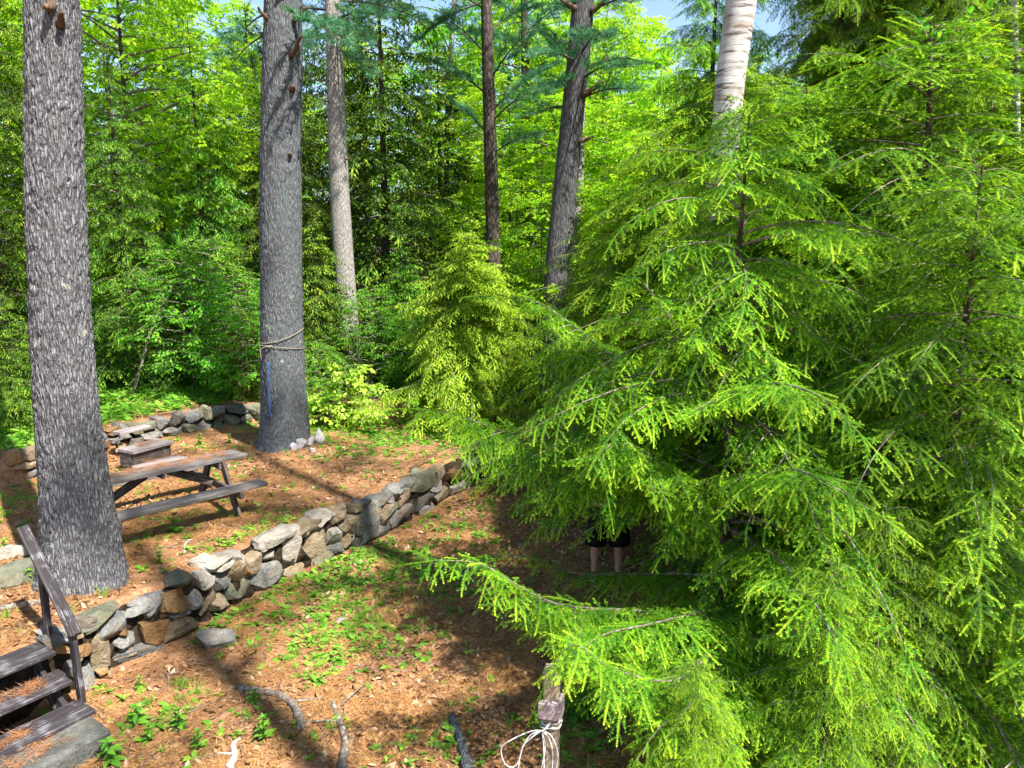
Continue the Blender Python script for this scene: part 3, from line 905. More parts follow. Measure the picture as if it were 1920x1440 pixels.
def pine_trunk(name, label, pix, widths, Y, mat, H, group=None, sides=48, rows=60, bark=0.0, flare=None, dense_to=None, lean=0.0, knots=(), base_z=None):
    """pix: centre-line pixels bottom to top, widths in pixels; carried on upward to height H"""
    C = [at(x, y, Y + lean * k) for k, (x, y) in enumerate(pix)]
    rad = []
    for p, w in zip(C, widths):
        rad.append(w / FPX * ((p - CAM) @ FWD) * 0.5 * math.cos(math.atan2(p[0], p[1])))
    b = C[0].copy()
    gz = hz(b[0], b[1]) if base_z is None else base_z
    d = (C[0] - C[1]) / (C[0][2] - C[1][2])
    b0 = C[0] + d * (gz - 0.15 - C[0][2])
    if b0[2] < C[0][2] - .05:
        C = [b0] + C; rad = [rad[0] * 1.05] + rad
    top = C[-1]; dt = (C[-1] - C[-2]) / (C[-1][2] - C[-2][2])
    dt[:2] *= .6
    rlast = widths[-1] / FPX * ((top - CAM) @ FWD) * .5 * math.cos(math.atan2(top[0], top[1]))
    for hgt, f in ((0.35, 0.85), (0.7, 0.5), (1.0, 0.12)):
        if H > top[2]:
            C.append(top + dt * (H - top[2]) * hgt); rad.append(rlast * f)
    C = np.array(C)
    root = thing(name, label, 'tree', (C[0][0], C[0][1], C[0][2] + .15), 0, group)
    o0 = np.array(root.location)
    me = trunk_mesh('trunk', C - o0, rad, sides, mat, rows, bark, flare, dense_to=dense_to, knots=knots)
    obj('trunk', me, root)
    return root, C, np.array(rad)

LOB = [(3, .35, .6), (5, .28, 2.1), (2, .25, 1.2), (7, .12, .3)]
T1 = pine_trunk('pine_tree', 'thick grey pine trunk with deeply furrowed bark standing beside the wooden stair rail', [(158, 1100), (150, 1000), (139, 900), (124, 750), (115, 600), (108, 450), (103, 300), (98, 0)],
                [158, 148, 133, 122, 118, 115, 112, 104], 7.62, M['bark'], 24, None, 240, 380, 0.030, (0.34, 0.36, [(3, .40, .6), (5, .34, 2.1), (2, .28, 1.2), (7, .16, .3)]), 6.6, knots=[(4.46, R(-35), .09, .035), (3.0, R(-150), .05, .02), (5.6, R(-140), .05, .02)], base_z=0.0)
T2 = pine_trunk('pine_tree', 'straight grey pine trunk with a rope tied round it and lichen spots above', [(533, 838), (533, 780), (530, 700), (528, 600), (527, 450), (527, 300), (529, 150), (531, 0)],
                [96, 88, 83, 79, 78, 77, 75, 70], 13.35, M['bark_lichen'], 27, None, 190, 280, 0.024, (0.30, 0.26, [(3, .3, .2), (5, .3, 1.0), (2, .2, 2.0)]), 8.6, knots=[(6.4, R(-60), .10, .03), (5.2, R(-55), .09, .03), (7.2, R(-40), .08, .03)], base_z=0.0)
T3 = pine_trunk('pine_tree', 'slim pale barked pine trunk close behind the roped pine', [(656, 640), (650, 560), (640, 420), (632, 250), (626, 60), (622, -40)], [38, 37, 37, 34, 30, 28], 18.0, M['bark_pale'], 22, None, 40, 90)
T4 = pine_trunk('pine_tree', 'dark straight pine trunk rising above the tip of the bushy young hemlock', [(928, 620), (924, 430), (919, 250), (914, 100), (911, -30)], [27, 26, 24, 22, 20], 20.0, M['bark_dark'], 22, None, 32, 60)
T5 = pine_trunk('pine_tree', 'thin brown pine trunk between the dark straight pine and the split trunk', [(986, 620), (985, 450), (986, 250), (985, 100), (982, -30)], [19, 17, 16, 15, 13], 23.5, M['bark_dark'], 22, None, 28, 60)
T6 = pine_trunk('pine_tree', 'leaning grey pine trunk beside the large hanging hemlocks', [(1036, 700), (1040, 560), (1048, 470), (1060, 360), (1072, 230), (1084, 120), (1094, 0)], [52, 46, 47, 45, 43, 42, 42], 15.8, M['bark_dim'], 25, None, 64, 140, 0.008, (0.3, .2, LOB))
T6b = pine_trunk('pine_tree', 'thin pale trunk leaning against the grey pine beside the hemlocks', [(1056, 640), (1064, 570), (1074, 480), (1086, 370), (1090, 200)], [17, 17, 18, 17, 14], 16.7, M['bark_pale'], 12, None, 32, 60)
T7 = pine_trunk('birch_tree', 'far pale birch trunk half hidden by fir green boughs near the sky gap', [(836, 420), (838, 190), (845, 100), (852, 0), (856, -40)], [10, 10, 10, 9, 8], 26.0, M['birch'], 20, None, 20, 40)
T8 = pine_trunk('pine_tree', 'faint sunlit far trunk just beside the thin brown pine', [(972, 420), (970, 120), (966, 0), (965, -40)], [12, 11, 11, 10], 30.0, M['bark_pale'], 24, None, 20, 40)
T9 = pine_trunk('pine_tree', 'thinnest far trunk between the two dark pines', [(944, 420), (942, 190), (940, 40), (938, -40)], [8, 8, 8, 7], 31.0, M['bark_pale'], 24, None, 16, 40)
T10 = pine_trunk('birch_tree', 'big white birch trunk leaning up through the hanging hemlocks towards blue sky', [(1326, 1000), (1332, 880), (1338, 760), (1345, 640), (1352, 420), (1362, 220), (1375, 100), (1392, 0)], [60, 56, 54, 52, 54, 55, 57, 58], 10.4, M['birch'], 15, None, 48, 120)
T10b = pine_trunk('birch_tree', 'second white birch stem crossing just behind the big leaning birch', [(1336, 900), (1348, 780), (1366, 680), (1384, 590), (1402, 470), (1410, 420)], [34, 34, 34, 32, 29, 26], 10.9, M['birch'], 1, None, 32, 80)
T11 = pine_trunk('birch_tree', 'slender white birch stem beside the olive green hemlock', [(1912, 700), (1911, 480), (1910, 400), (1906, 200), (1902, 0), (1898, -60)], [15, 15, 14, 14, 13, 12], 9.4, M['birch'], 10, None, 24, 60)
TR = {}

# broken branch stubs on the two big pines
def add_stubs(T, items):
    root = T[0]; o0 = np.array(root.location)
    for px, py, dx, dy, dz, ln, r in items:
        C, rad = T[1], T[2]
        # centre line point at that pixel height
        ys = [proj(c)[1] for c in C]
        k = int(np.argmin([abs(y - py) for y in ys]))
        Yc = C[k][1]
        c = at(px, py, Yc)
        d = unit(np.array([dx, dy, dz]))
        mb = MB()
        base = c + np.array([0, -1, 0]) * rad[k] * .75
        stub(mb, base - o0, d, ln, r)
        mb.build('branch_stub', M['twig_brown'], root, True)
add_stubs(T1, [(118, 20, .25, -.85, -.5, .22, .035), (133, 55, .6, -.7, .25, .17, .03)])
add_stubs(T2, [(541, 0, 0, -.9, .2, .2, .05), (562, 42, .8, -.5, .25, .32, .035), (508, 42, -.4, -.8, .5, .2, .03), (555, 110, .65, -.6, .45, .38, .035), (556, 172, .5, -.8, .1, .10, .04), (552, 294, .5, -.8, .0, .09, .03)])
add_stubs(T6, [(1092, 180, .85, -.3, .35, .45, .04), (1086, 268, .8, -.4, .15, .3, .03), (1075, 20, -.8, -.3, .4, .4, .04), (1110, 25, .8, -.3, .5, .4, .04)])
add_stubs(T3, [(656, 190, .8, -.3, .2, .2, .02), (652, 300, .8, -.3, .0, .12, .02), (618, 155, -.95, -.1, .05, .5, .012), (622, 195, -.9, -.1, .3, .4, .012)])
# rope round the straight pine
def ring(px0, py0, px1, py1, T, extra=0.02, n=48, sag=0.0):
    """a loop round a trunk whose front runs between two pixels"""
    C, rad = T[1], T[2]
    ys = np.array([proj(c)[1] for c in C])
    py = (py0 + py1) / 2
    o = np.argsort(ys)
    Yc = np.interp(py, ys[o], C[o][:, 1]); xc = np.interp(py, ys[o], C[o][:, 0]); r = np.interp(py, ys[o], rad[o]) + extra
    zl = at(px0, py0, Yc)[2]; zr = at(px1, py1, Yc)[2]
    th = np.linspace(0, 2 * PI, n)
    x = xc + r * np.cos(th); y = Yc + r * np.sin(th)
    z = zl + (zr - zl) * (x - (xc - r)) / (2 * r) - sag * np.clip(-np.sin(th), 0, 1)
    return np.stack([x, y, z], 1)
mb = MB()
mb.tube(ring(490, 636, 568, 616, T2, 0.016, 60, .10), .008, 6)
mb.tube(ring(490, 645, 568, 653, T2, 0.016, 60, -.03), .007, 6)
kn = ring(490, 645, 568, 645, T2, 0.022)[33]
mb.tube(bez([kn + np.array([-.06, -.01, .01]), kn + np.array([0, -.03, .0]), kn + np.array([.07, -.01, .02])], 9), [.008, .013, .015, .016, .016, .016, .015, .012, .008], 8)
tail = ring(490, 645, 568, 645, T2, 0.03)[32]
mb.tube(bez([tail, tail + np.array([-.10, .0, -.06]), tail + np.array([-.10, -.0, -.25])], 10), .007, 5)
o = mb.build('rope', M['rope'], None, True, tail)
tag(o, 'old beige rope knotted twice round the straight pine trunk', 'rope')
C, rad = T2[1], T2[2]
mb = MB()
pts = []
for px, py in [(503, 680), (503.5, 705), (504.5, 735), (506, 760), (508, 784)]:
    c = at(px, py, 13.35)
    cc = at(530, py, 13.35); rr = 83 / FPX * 13.6 * .5 * 1.03
    for _ in range(4):
        c = at(px, py, 13.35 - math.sqrt(max(0.01, rr ** 2 - (c[0] - cc[0]) ** 2)) - .035)
    pts.append(c)
mb.tube(bez(pts, 24) + np.stack([.012 * np.sin(np.arange(24) * .9), np.zeros(24), np.zeros(24)], 1), .010, 6)
o = mb.build('cord', M['blue'], None, True, pts[0])
tag(o, 'blue cord hanging down the bark below the beige rope', 'cord')
# ------------------------------------------------------------------ hemlock sprays
def needle_row(S, path_o, d, side, L, sp, nl, nw, droop, t0, t1, bend=0.0):
    """a shoot: two flat rows of needles along a drooping line"""
    k = max(2, int(L / sp))
    u = (np.arange(k) + 0.5) / k
    z = np.array([0, 0, 1.0])
    P = path_o + np.outer(u * L, d) + np.outer(bend * L * u * u, side) - np.outer(droop * L * u * u, z)
    tang = d + bend * 2 * u[:, None] * side - droop * 2 * u[:, None] * z
    tang /= np.linalg.norm(tang, axis=1)[:, None]
    taper = np.where(u > .85, 0.75, 1.0) * np.where(u < .1, .8, 1.0)
    for sg in (1, -1):
        nd = tang * 0.45 + side * sg * 0.9
        nd /= np.linalg.norm(nd, axis=1)[:, None]
        ln = (nl * taper * rng.uniform(.8, 1.15, k))[:, None]
        zz = rng.normal(0.05, 0.22, k)[:, None] * z
        tip = P + nd * ln + zz * ln
        w = tang * (nw * .5)
        S.add(np.stack([P - w, P + w, tip], 1), 0, t0 + (t1 - t0) * u ** 1.6)
    # tip needle
    e = P[-1]
    S.add(np.stack([[e - side * nw * .6, e + side * nw * .6, e + tang[-1] * nl]]), 0, t1)
    w = side * 0.0012
    S.add(np.stack([[path_o - w, path_o + w, e]]), 1, .5)

def hem_frond(L, lat, sp, nl, nw, droop, tip=1.0, full=0.40):
    """flat fern-like spray along +x"""
    S = Soup()
    x = np.array([1.0, 0, 0]); y = np.array([0, 1.0, 0])
    kb = rng.normal(0, .12)
    needle_row(S, np.zeros(3), x, y, L, sp, nl, nw, droop, .3, tip, kb)
    s = 0.06 * L; sg = 1
    while s < L * 0.97:
        u = s / L
        ll = L * full * (1 - u) ** 0.75 * min(1, .45 + u / .25) * rng.uniform(.6, 1.25) + 0.014
        o = x * s + y * (kb * L * u * u) - np.array([0, 0, droop * L * u * u])
        a = R(rng.normal(54, 6))
        tg = unit(x + y * 2 * kb * u - np.array([0, 0, 2 * droop * u]))
        d = unit(tg * math.cos(a) + y * sg * math.sin(a) + np.array([0, 0, rng.normal(.0, .20)]))
        sd = unit(np.cross([0, 0, 1], d))
        if rng.random() < .06:
            s += lat * rng.uniform(.6, 1.4); sg = -sg
            continue
        dl = droop * 1.3 + rng.normal(.05, .08)
        bn = rng.normal(-sg * .1, .08)
        young = tip * (rng.uniform(.75, 1.0) if rng.random() < .45 else rng.uniform(.3, .65))
        needle_row(S, o, d, sd, ll, sp, nl, nw, dl, .18, young, bn)
        # side shoots of the longer shoots
        q = .022 + rng.random() * .012; g2 = sg
        while ll > .05 and q < ll * .8:
            f = q / ll
            l2 = (ll - q) * rng.uniform(.35, .62)
            if l2 > .012:
                o2 = o + d * q + sd * bn * ll * f * f - np.array([0, 0, dl * ll * f * f])
                a2 = R(rng.normal(48, 8))
                d2 = unit(d * math.cos(a2) + sd * g2 * math.sin(a2) + np.array([0, 0, rng.normal(-.05, .22)]))
                needle_row(S, o2, d2, unit(np.cross([0, 0, 1], d2)), l2, sp, nl * .95, nw, dl, .2, tip * (rng.uniform(.7, 1.0) if rng.random() < .4 else rng.uniform(.3, .6)), 0)
            q += lat * .62 * rng.uniform(.7, 1.4); g2 = -g2
        s += lat * rng.uniform(.55, 1.45); sg = -sg
    return S.proto()

def hem_frond_lo(L, lat, w, droop, tip=1.0, full=.42):
    """the same spray for farther trees: one notched blade for every shoot"""
    S = Soup()
    x = np.array([1.0, 0, 0]); y = np.array([0, 1.0, 0]); z = np.array([0, 0, 1.0])
    def blade(o, d, L, wd, dr, ta, tb):
        sd = unit(np.cross(z, d)); e = o + d * L - z * dr * L; m = o + d * L * .55 - z * dr * L * .3
        S.add([[o, m + sd * wd * .5, m - sd * wd * .5]], 0, ta)
        S.add([[m + sd * wd * .5, e, m - sd * wd * .5]], 0, tb)
    blade(x * 0, x, L, w, droop, .35, tip)
    s = .08 * L; sg = 1
    while s < .96 * L:
        u = s / L
        ll = L * full * (1 - u) ** .75 * min(1, .45 + u / .25) * rng.uniform(.7, 1.2) + w * .6
        o = x * s - z * droop * L * u * u
        a = R(rng.normal(52, 7))
        d = unit(x * math.cos(a) + y * sg * math.sin(a) - z * (2 * droop * u * .6 + rng.normal(.05, .1)))
        blade(o, d, ll, w * rng.uniform(.8, 1.15), .15 + droop, .25, tip * rng.uniform(.7, 1))
        s += lat * rng.uniform(.8, 1.2); sg = -sg
    return S.proto()

PF_NEAR = {}
for L in (.14, .22, .32, .44):
    PF_NEAR[L] = [hem_frond(L, .034, .0086, .0135, .0072, dr, 1.0) for dr in (.08, .18, .28, .40, .22)]
PF_MID = {}
for L in (.16, .26, .38, .52):
    PF_MID[L] = [hem_frond(L, .032, .0150, .0175, .0125, dr, .95) for dr in (.12, .2, .3, .42)]
PF_LO = {}
for L in (.22, .36, .52):
    PF_LO[L] = [hem_frond_lo(L, .045, .032, dr, .85) for dr in (.1, .2, .3, .4)]
PF_FAR = {}
for L in (.34, .55):
    PF_FAR[L] = [hem_frond_lo(L, .075, .052, dr, .8) for dr in (.12, .22, .35)]

class Crown:
    """gathers sprays and wood of one crown"""
    def __init__(self, PF, dens=1.0):
        self.S = Soup(); self.PF = PF; self.Ls = sorted(PF); self.q = {}
        self.dens = dens; self.clear = []; self.hard = False
    def frond(self, o, d, L, roll=0.0, up=(0, 0, 1.0)):
        e = o + d * L * .8
        for lo, hi in self.clear:          # bare, shaded-out part of the crown
            if all(lo[i] < o[i] < hi[i] for i in range(3)) or all(lo[i] < e[i] < hi[i] for i in range(3)): return
        k = min(self.Ls, key=lambda a: abs(a - L))
        self.q.setdefault(k, []).append((o, d, L / k, roll))
    def limb(self, path, r0, fl0, gap, start=0.12, angle=56, sub=True, down=0.16, woodsides=5, tipL=None, mat=1):
        """a bough: wood along path, sprays to both sides and at its end"""
        P = np.asarray(path, dtype=float)
        for lo, hi in self.clear:
            if self.hard and ((P[2:] > lo) & (P[2:] < hi)).all(1).any(): return
        seg = np.linalg.norm(np.diff(P, axis=0), axis=1); cum = np.concatenate([[0], np.cumsum(seg)]); L = cum[-1]
        self.S.wood(P, np.linspace(r0, max(.0016, r0 * .15), len(P)), woodsides, mat)
        def pt(s):
            k = min(len(seg) - 1, max(0, np.searchsorted(cum, s) - 1)); t = (s - cum[k]) / (seg[k] + 1e-9)
            return P[k] + (P[k + 1] - P[k]) * t, unit(P[k + 1] - P[k])
        z = np.array([0, 0, 1.0])
        s = L * start + gap * rng.random(); sg = 1 if rng.random() < .5 else -1
        while s < L * .985:
            u = s / L
            o, t = pt(s)
            side = np.cross(z, t); side = unit(side) if np.linalg.norm(side) > .05 else np.array([1.0, 0, 0])
            a = R(rng.normal(angle, 7))
            fl = fl0 * (0.30 + 1.15 * (1 - u) ** .8 * min(1, .45 + u / .4)) * rng.uniform(.75, 1.2)
            d = unit(t * math.cos(a) + side * sg * math.sin(a) - z * (down + rng.normal(0, .10)))
            if sub and fl > self.Ls[-1] * 1.15:
                k = 6
                uu = np.linspace(0, 1, k)
                pth = o + np.outer(uu * fl, d) - np.outer(fl * .22 * uu ** 2, z) + np.outer(fl * .10 * uu ** 2, t)
                self.limb(pth, max(.002, r0 * .35), max(self.Ls[0], fl * .34), gap * .85, .10, 54, False, .2, 3)
            else:
                self.frond(o, d, fl, rng.normal(0, .22))
            if rng.random() < .45:      # short sprays lie over the bough itself
                d2 = unit(t * .9 + side * rng.normal(0, .28) + z * rng.normal(.10, .12))
                self.frond(o + z * .012, d2, fl * rng.uniform(.35, .6), rng.normal(0, .5))
            s += gap * rng.uniform(.7, 1.35) / self.dens; sg = -sg
        o, t = pt(L * .97)
        self.frond(o, t, tipL or fl0 * .8, rng.normal(0, .15))
        # a spray lying along the top of the bough
    def flush(self):
        for k, it in self.q.items():
            O = np.array([i[0] for i in it]); D = np.array([i[1] for i in it]); sc = np.array([i[2] for i in it]); ro = np.array([i[3] for i in it])
            A = frames(D, np.array([0, 0, 1.0]), ro)
            w = rng.integers(0, len(self.PF[k]), len(it))
            for j in range(len(self.PF[k])):
                m = w == j
                self.S.place(self.PF[k][j], O[m], A[m], sc[m])
        self.q = {}

def hem_tree(PF, H, Rad, base, nb, fl, gap, rise=0.35, droop=0.45, dens=1.0, prof=0.85, az=None, leader=True, lowcut=1.0, wsides=5, hang=.16, clear=()):
    """generic hemlock crown, trunk foot at the origin"""
    cr = Crown(PF, dens); cr.clear = list(clear); cr.hard = True
    ga = 2.39996
    for i in range(nb):
        u = ((i + rng.random() * .6) / nb) ** 0.9
        h = base + (H * .985 - base) * u
        r = Rad * ((1 - u) ** prof * (.42 + .72 * rng.random()) + .05)
        if u < .12: r *= lowcut
        th = i * ga + rng.normal(0, .3)
        if az is not None and u < az[2]:
            th = az[0] + (az[1] - az[0]) * rng.random()
        dh = np.array([math.cos(th), math.sin(th), 0])
        z = np.array([0, 0, 1.0])
        n_ = 9
        t = np.linspace(0, 1, n_)
        ri = rise * (0.35 + 1.0 * u) + rng.normal(0, .14); dr = droop * (1.0 - .35 * u) + rng.normal(0, .06)
        sd = np.array([-dh[1], dh[0], 0])
        P = z * h + np.outer(t * r, dh) + np.outer(r * (ri * t - dr * t ** 2.2), z) + np.outer(r * rng.normal(0, .12) * t ** 2, sd)
        cr.limb(P, .003 + .007 * r, min(fl, .25 + r * .45) * (.7 + .3 * (1 - u)), gap, .14 if r > .8 else .05, 56, True, hang, wsides)
    if leader:
        P = np.stack([np.zeros(6), np.zeros(6), np.linspace(H * .9, H, 6)], 1)
        P[:, 0] += .04 * H * np.linspace(0, 1, 6) ** 3 * .6
        cr.limb(P, .008, min(.3, fl), .05, .0, 60, False, -.1)
    cr.flush()
    return cr.S

def simple_trunk(H, r, lean=0.0, sides=14, rows=24, wob=.03):
    t = np.linspace(-.02, .985, rows)
    C = np.stack([lean * t * H + wob * np.sin(t * 6 + 1), wob * np.cos(t * 5), t * H], 1)
    return make_mesh('trunk', *(lambda V, q, tr: (V, [q]))(*tube(C, r * (1 - .93 * np.clip(t, 0, 1)) * (1 + .35 * np.exp(-np.clip(t, 0, 1) * H / .25)), sides, False)), [M['bark_dark']], smooth=True)

def hem_thing(label, S, H, r, mat, loc, rz=0.0, group=None, scale=1.0, cat='tree', name='hemlock_tree', wood='twig'):
    root = thing(name, label, cat, loc, rz, group)
    root.scale = (scale,) * 3
    obj('trunk', simple_trunk(H, r), root)
    obj('crown', S.mesh('crown', [M[mat], M[wood]]), root)
    return root

# ------------------------------------------------------------------ broad leaves
def leaf_tris(L, w, fold=.18, curl=.25, pts=4):
    """pointed leaf along +x as a folded strip (triangles)"""
    xs = np.linspace(0, 1, pts + 1)
    hw = np.sin(PI * xs ** .8) * w * .5
    zc = -curl * L * xs ** 2
    T = []
    for a in range(pts):
        for sg in (1, -1):
            p0 = [xs[a] * L, 0, zc[a]]; p1 = [xs[a + 1] * L, 0, zc[a + 1]]
            e0 = [xs[a] * L, sg * hw[a], zc[a] + fold * hw[a]]; e1 = [xs[a + 1] * L, sg * hw[a + 1], zc[a + 1] + fold * hw[a + 1]]
            if a > 0: T.append([p0, e0, e1])
            T.append([p0, e1, p1])
    return np.array(T)
def leafy_twig(L, nl, ll, lw, pts=3, spread=1.0, hang=.35, palm=False):
    S = Soup()
    S.wood(np.stack([np.linspace(0, L, 4), np.zeros(4), -.12 * L * np.linspace(0, 1, 4) ** 2], 1), .0022, 3)
    for i in range(nl):
        u = (i + .6) / nl
        sg = 1 if i % 2 else -1
        a = R(rng.normal(55, 14)) * sg * spread if i < nl - 1 else 0
        d = np.array([[math.cos(a), math.sin(a), -hang * rng.uniform(.2, 1.3)]])
        s = rng.uniform(.75, 1.15)
        A = frames(d, np.array([0, 0, 1.0]), np.array([rng.normal(0, .45)]))
        T = leaf_tris(ll * s, lw * s, .2, .2, pts)
        S.add(T @ A[0] + np.array([u * L, 0, -.12 * L * u * u]) + unit(d[0]) * .015, 0, np.clip(rng.normal(.5, .2), 0, 1))
    return S.proto()
PB_BEECH = [leafy_twig(.34, 8, .085, .045, 3) for _ in range(5)]
PB_FAR = [leafy_twig(.50, 8, .150, .085, 2) for _ in range(5)]
PB_MAPLE = [leafy_twig(.30, 7, .10, .085, 3, 1.1, .45) for _ in range(5)]
PB_BIG = [leafy_twig(.30, 6, .15, .080, 4, 1.1, .5) for _ in range(4)]

def broad_tree(PB, H, Rad, base, nb, twigs, layer=.25, bushy=1.0, droop=.15, lean=(0, 0)):
    """broadleaf crown in loose flat layers, foot at the origin"""
    S = Soup()
    O, D = [], []
    z = np.array([0, 0, 1.0])
    for i in range(nb):
        u = (i + rng.random()) / nb
        h = base + (H - base) * u
        r = Rad * (1.05 - .9 * abs(u - .42) ** 1.2 * 1.4) * rng.uniform(.55, 1.1)
        if r < .15: r = .15
        th = i * 2.39996 + rng.normal(0, .4)
        dh = np.array([math.cos(th), math.sin(th), 0.0]); sd = np.array([-dh[1], dh[0], 0])
        t = np.linspace(0, 1, 7)
        P = z * h + np.outer(t * r, dh) + np.outer(r * (layer * t - droop * t ** 2), z) + np.outer(r * rng.normal(0, .15) * t ** 2, sd) + np.outer((h / H + 0 * t), np.array([lean[0], lean[1], 0]))
        S.wood(P, np.linspace(.006 + .012 * r, .003, 7), 4)
        k = int(twigs * (.4 + r / Rad))
        for j in range(k):
            v = .18 + .82 * math.sqrt(rng.random())
            b = P[0] + (P[-1] - P[0]) * v
            kk = min(5, int(v * 6)); b = P[kk] + (P[kk + 1] - P[kk]) * (v * 6 - kk) if v < 1 else P[-1]
            sg = rng.choice([-1, 1]); ww = rng.random() * r * .38 * (1.1 - v * .6) * bushy
            o = b + sd * sg * ww + dh * ww * .5 + z * rng.normal(0, .05 + .06 * r)
            a = R(rng.normal(48, 22)) * sg
            d = dh * math.cos(a) + sd * math.sin(a) + z * rng.normal(-.12, .2)
            O.append(o); D.append(d)
    O = np.array(O); D = np.array(D)
    A = frames(D, z, rng.normal(0, .3, len(D)))
    w = rng.integers(0, len(PB), len(O))
    for j in range(len(PB)):
        m = w == j
        S.place(PB[j], O[m], A[m], rng.uniform(.8, 1.2, m.sum()), .16)
    return S
def broad_thing(label, S, H, r, mat, loc, rz=0.0, group=None, cat='tree', name='beech_tree', wood='twig', trunk_mat=None):
    root = thing(name, label, cat, loc, rz, group)
    tm = simple_trunk(H, r, 0, 10, 16, .05)
    if trunk_mat:
        tm.materials.clear(); tm.materials.append(M[trunk_mat])
    obj('trunk', tm, root)
    obj('crown', S.mesh('crown', [M[mat], M[wood]]), root)
    return root

# ------------------------------------------------------------------ pine boughs
def pine_tuft(k=26, ln=.11, w=.0028):
    S = Soup()
    for i in range(k):
        th = rng.random() * 2 * PI; el = rng.uniform(-.3, 1.0)
        d = unit([math.cos(th) * .8, math.sin(th) * .8, 0]) * .75 + np.array([.75, 0, 0]) + np.array([0, 0, el * .3])
        d = unit(d); o = np.array([rng.uniform(-.05, .06), 0, 0]); s = unit(np.cross(d, [0.2, .3, 1])) * w
        e = o + d * ln * rng.uniform(.8, 1.15) - np.array([0, 0, .018])
        S.add([[o - s, o + s, e]], 0, np.clip(rng.normal(.5, .2), 0, 1))
    return S.proto()
PT = [pine_tuft() for _ in range(5)]
PT_FAR = [pine_tuft(16, .14, .006) for _ in range(5)]
def pine_limb(S, O, D, path, r0, tl=.5, gap=.10, dens=1.0):
    P = np.asarray(path); S.wood(P, np.linspace(r0, .004, len(P)), 5)
    L = np.linalg.norm(np.diff(P, axis=0), axis=1).sum()
    z = np.array([0, 0, 1.0])
    n_ = int(L / gap * dens)
    for j in range(n_):
        u = .22 + .78 * (j + rng.random()) / n_
        x = u * (len(P) - 1); k = min(len(P) - 2, int(x)); b = P[k] + (P[k + 1] - P[k]) * (x - k); t = unit(P[k + 1] - P[k])
        sd = unit(np.cross(z, t)); sg = 1 if j % 2 else -1
        ll = tl * (1.15 - u * .75) * rng.uniform(.6, 1.2)
        d = unit(t * .75 + sd * sg * .75 + z * rng.normal(.08, .15))
        e = b + d * ll
        S.wood(np.array([b, (b + e) / 2 - z * .02, e]), [.005, .003, .002], 3)
        m = max(2, int(ll / .055))
        for q_ in range(m):
            f = (q_ + .8) / m
            if f < .2: continue
            O.append(b + d * ll * f + rng.normal(0, .012, 3)); D.append(unit(d + rng.normal(0, .35, 3) + z * .15))
def pine_crown(boughs, PTs, o0, dens=1.0, tl=.5):
    S = Soup(); O, D = [], []
    for path, r in boughs:
        pine_limb(S, O, D, np.asarray(path) - o0, r, tl, .10, dens)
    O = np.array(O); D = np.array(D)
    A = frames(D, np.array([0, 0, 1.0]), rng.random(len(D)) * 6.28)
    w = rng.integers(0, len(PTs), len(O))
    for j in range(len(PTs)):
        m = w == j
        S.place(PTs[j], O[m], A[m], rng.uniform(.85, 1.2, m.sum()), .15)
    return S
# ------------------------------------------------------------------ things people made
def place_local(o, root, c, ux, uy, uz):
    ux, uy, uz = unit(ux), unit(uy), unit(uz)
    m = Matrix(((ux[0], uy[0], uz[0]), (ux[1], uy[1], uz[1]), (ux[2], uy[2], uz[2]))).to_4x4()
    o.matrix_basis = Matrix.Translation(Vector(np.asarray(c, dtype=float) - (np.array(root.location) if root is not None else 0))) @ m
    return o
def wobble(me, amp):
    for v in me.vertices:
        v.co.x += rng.normal(0, amp); v.co.y += rng.normal(0, amp); v.co.z += rng.normal(0, amp)
def board(name, root, c, ux, uz, L, W, T, mat, planks=1, gap=.012, bev=.006, cuts=0):
    """board(s): L along ux, W across, T thick along uz"""
    ux = unit(ux); uz = unit(np.asarray(uz, float) - ux * (np.asarray(uz, float) @ ux)); uy = np.cross(uz, ux)
    mb = MB()
    w = (W - gap * (planks - 1)) / planks
    for k in range(planks):
        yy = -W / 2 + w / 2 + k * (w + gap)
        mb.box([rng.normal(0, .006) if planks > 1 else 0, yy, rng.normal(0, .0025) if planks > 1 else 0], [1, 0, 0], [0, 1, 0], [0, 0, 1], L / 2, w / 2, T / 2, bev)
    me = mb.mesh(name, M[mat])
    o = obj(name, me, root)
    return place_local(o, root, c, ux, uy, uz)
Z = np.array([0, 0, 1.0])

# stairs at the wall -------------------------------------------------
su = unit(np.array([.56, .83, 0])); sa = np.array([-su[1], su[0], 0])   # along a tread; going up
c3 = on(180, 1329, -.36); c2 = on(137, 1274, -.17); c1 = on(106, 1221, .03)
stairs = thing('wooden_stairs', 'weathered dark stained stairs with one hand rail, climbing the stone wall', 'stairs', (c3[0], c3[1], hz(c3[0], c3[1])))
TL = 1.25
for cc, dpt in ((c3, .30), (c2, .30), (c1, .34)):
    mid = cc - su * TL / 2 + sa * dpt / 2 - Z * .022
    board('tread', stairs, mid, su, Z, TL, dpt, .045, 'stair_wood', 2, .008, .008)
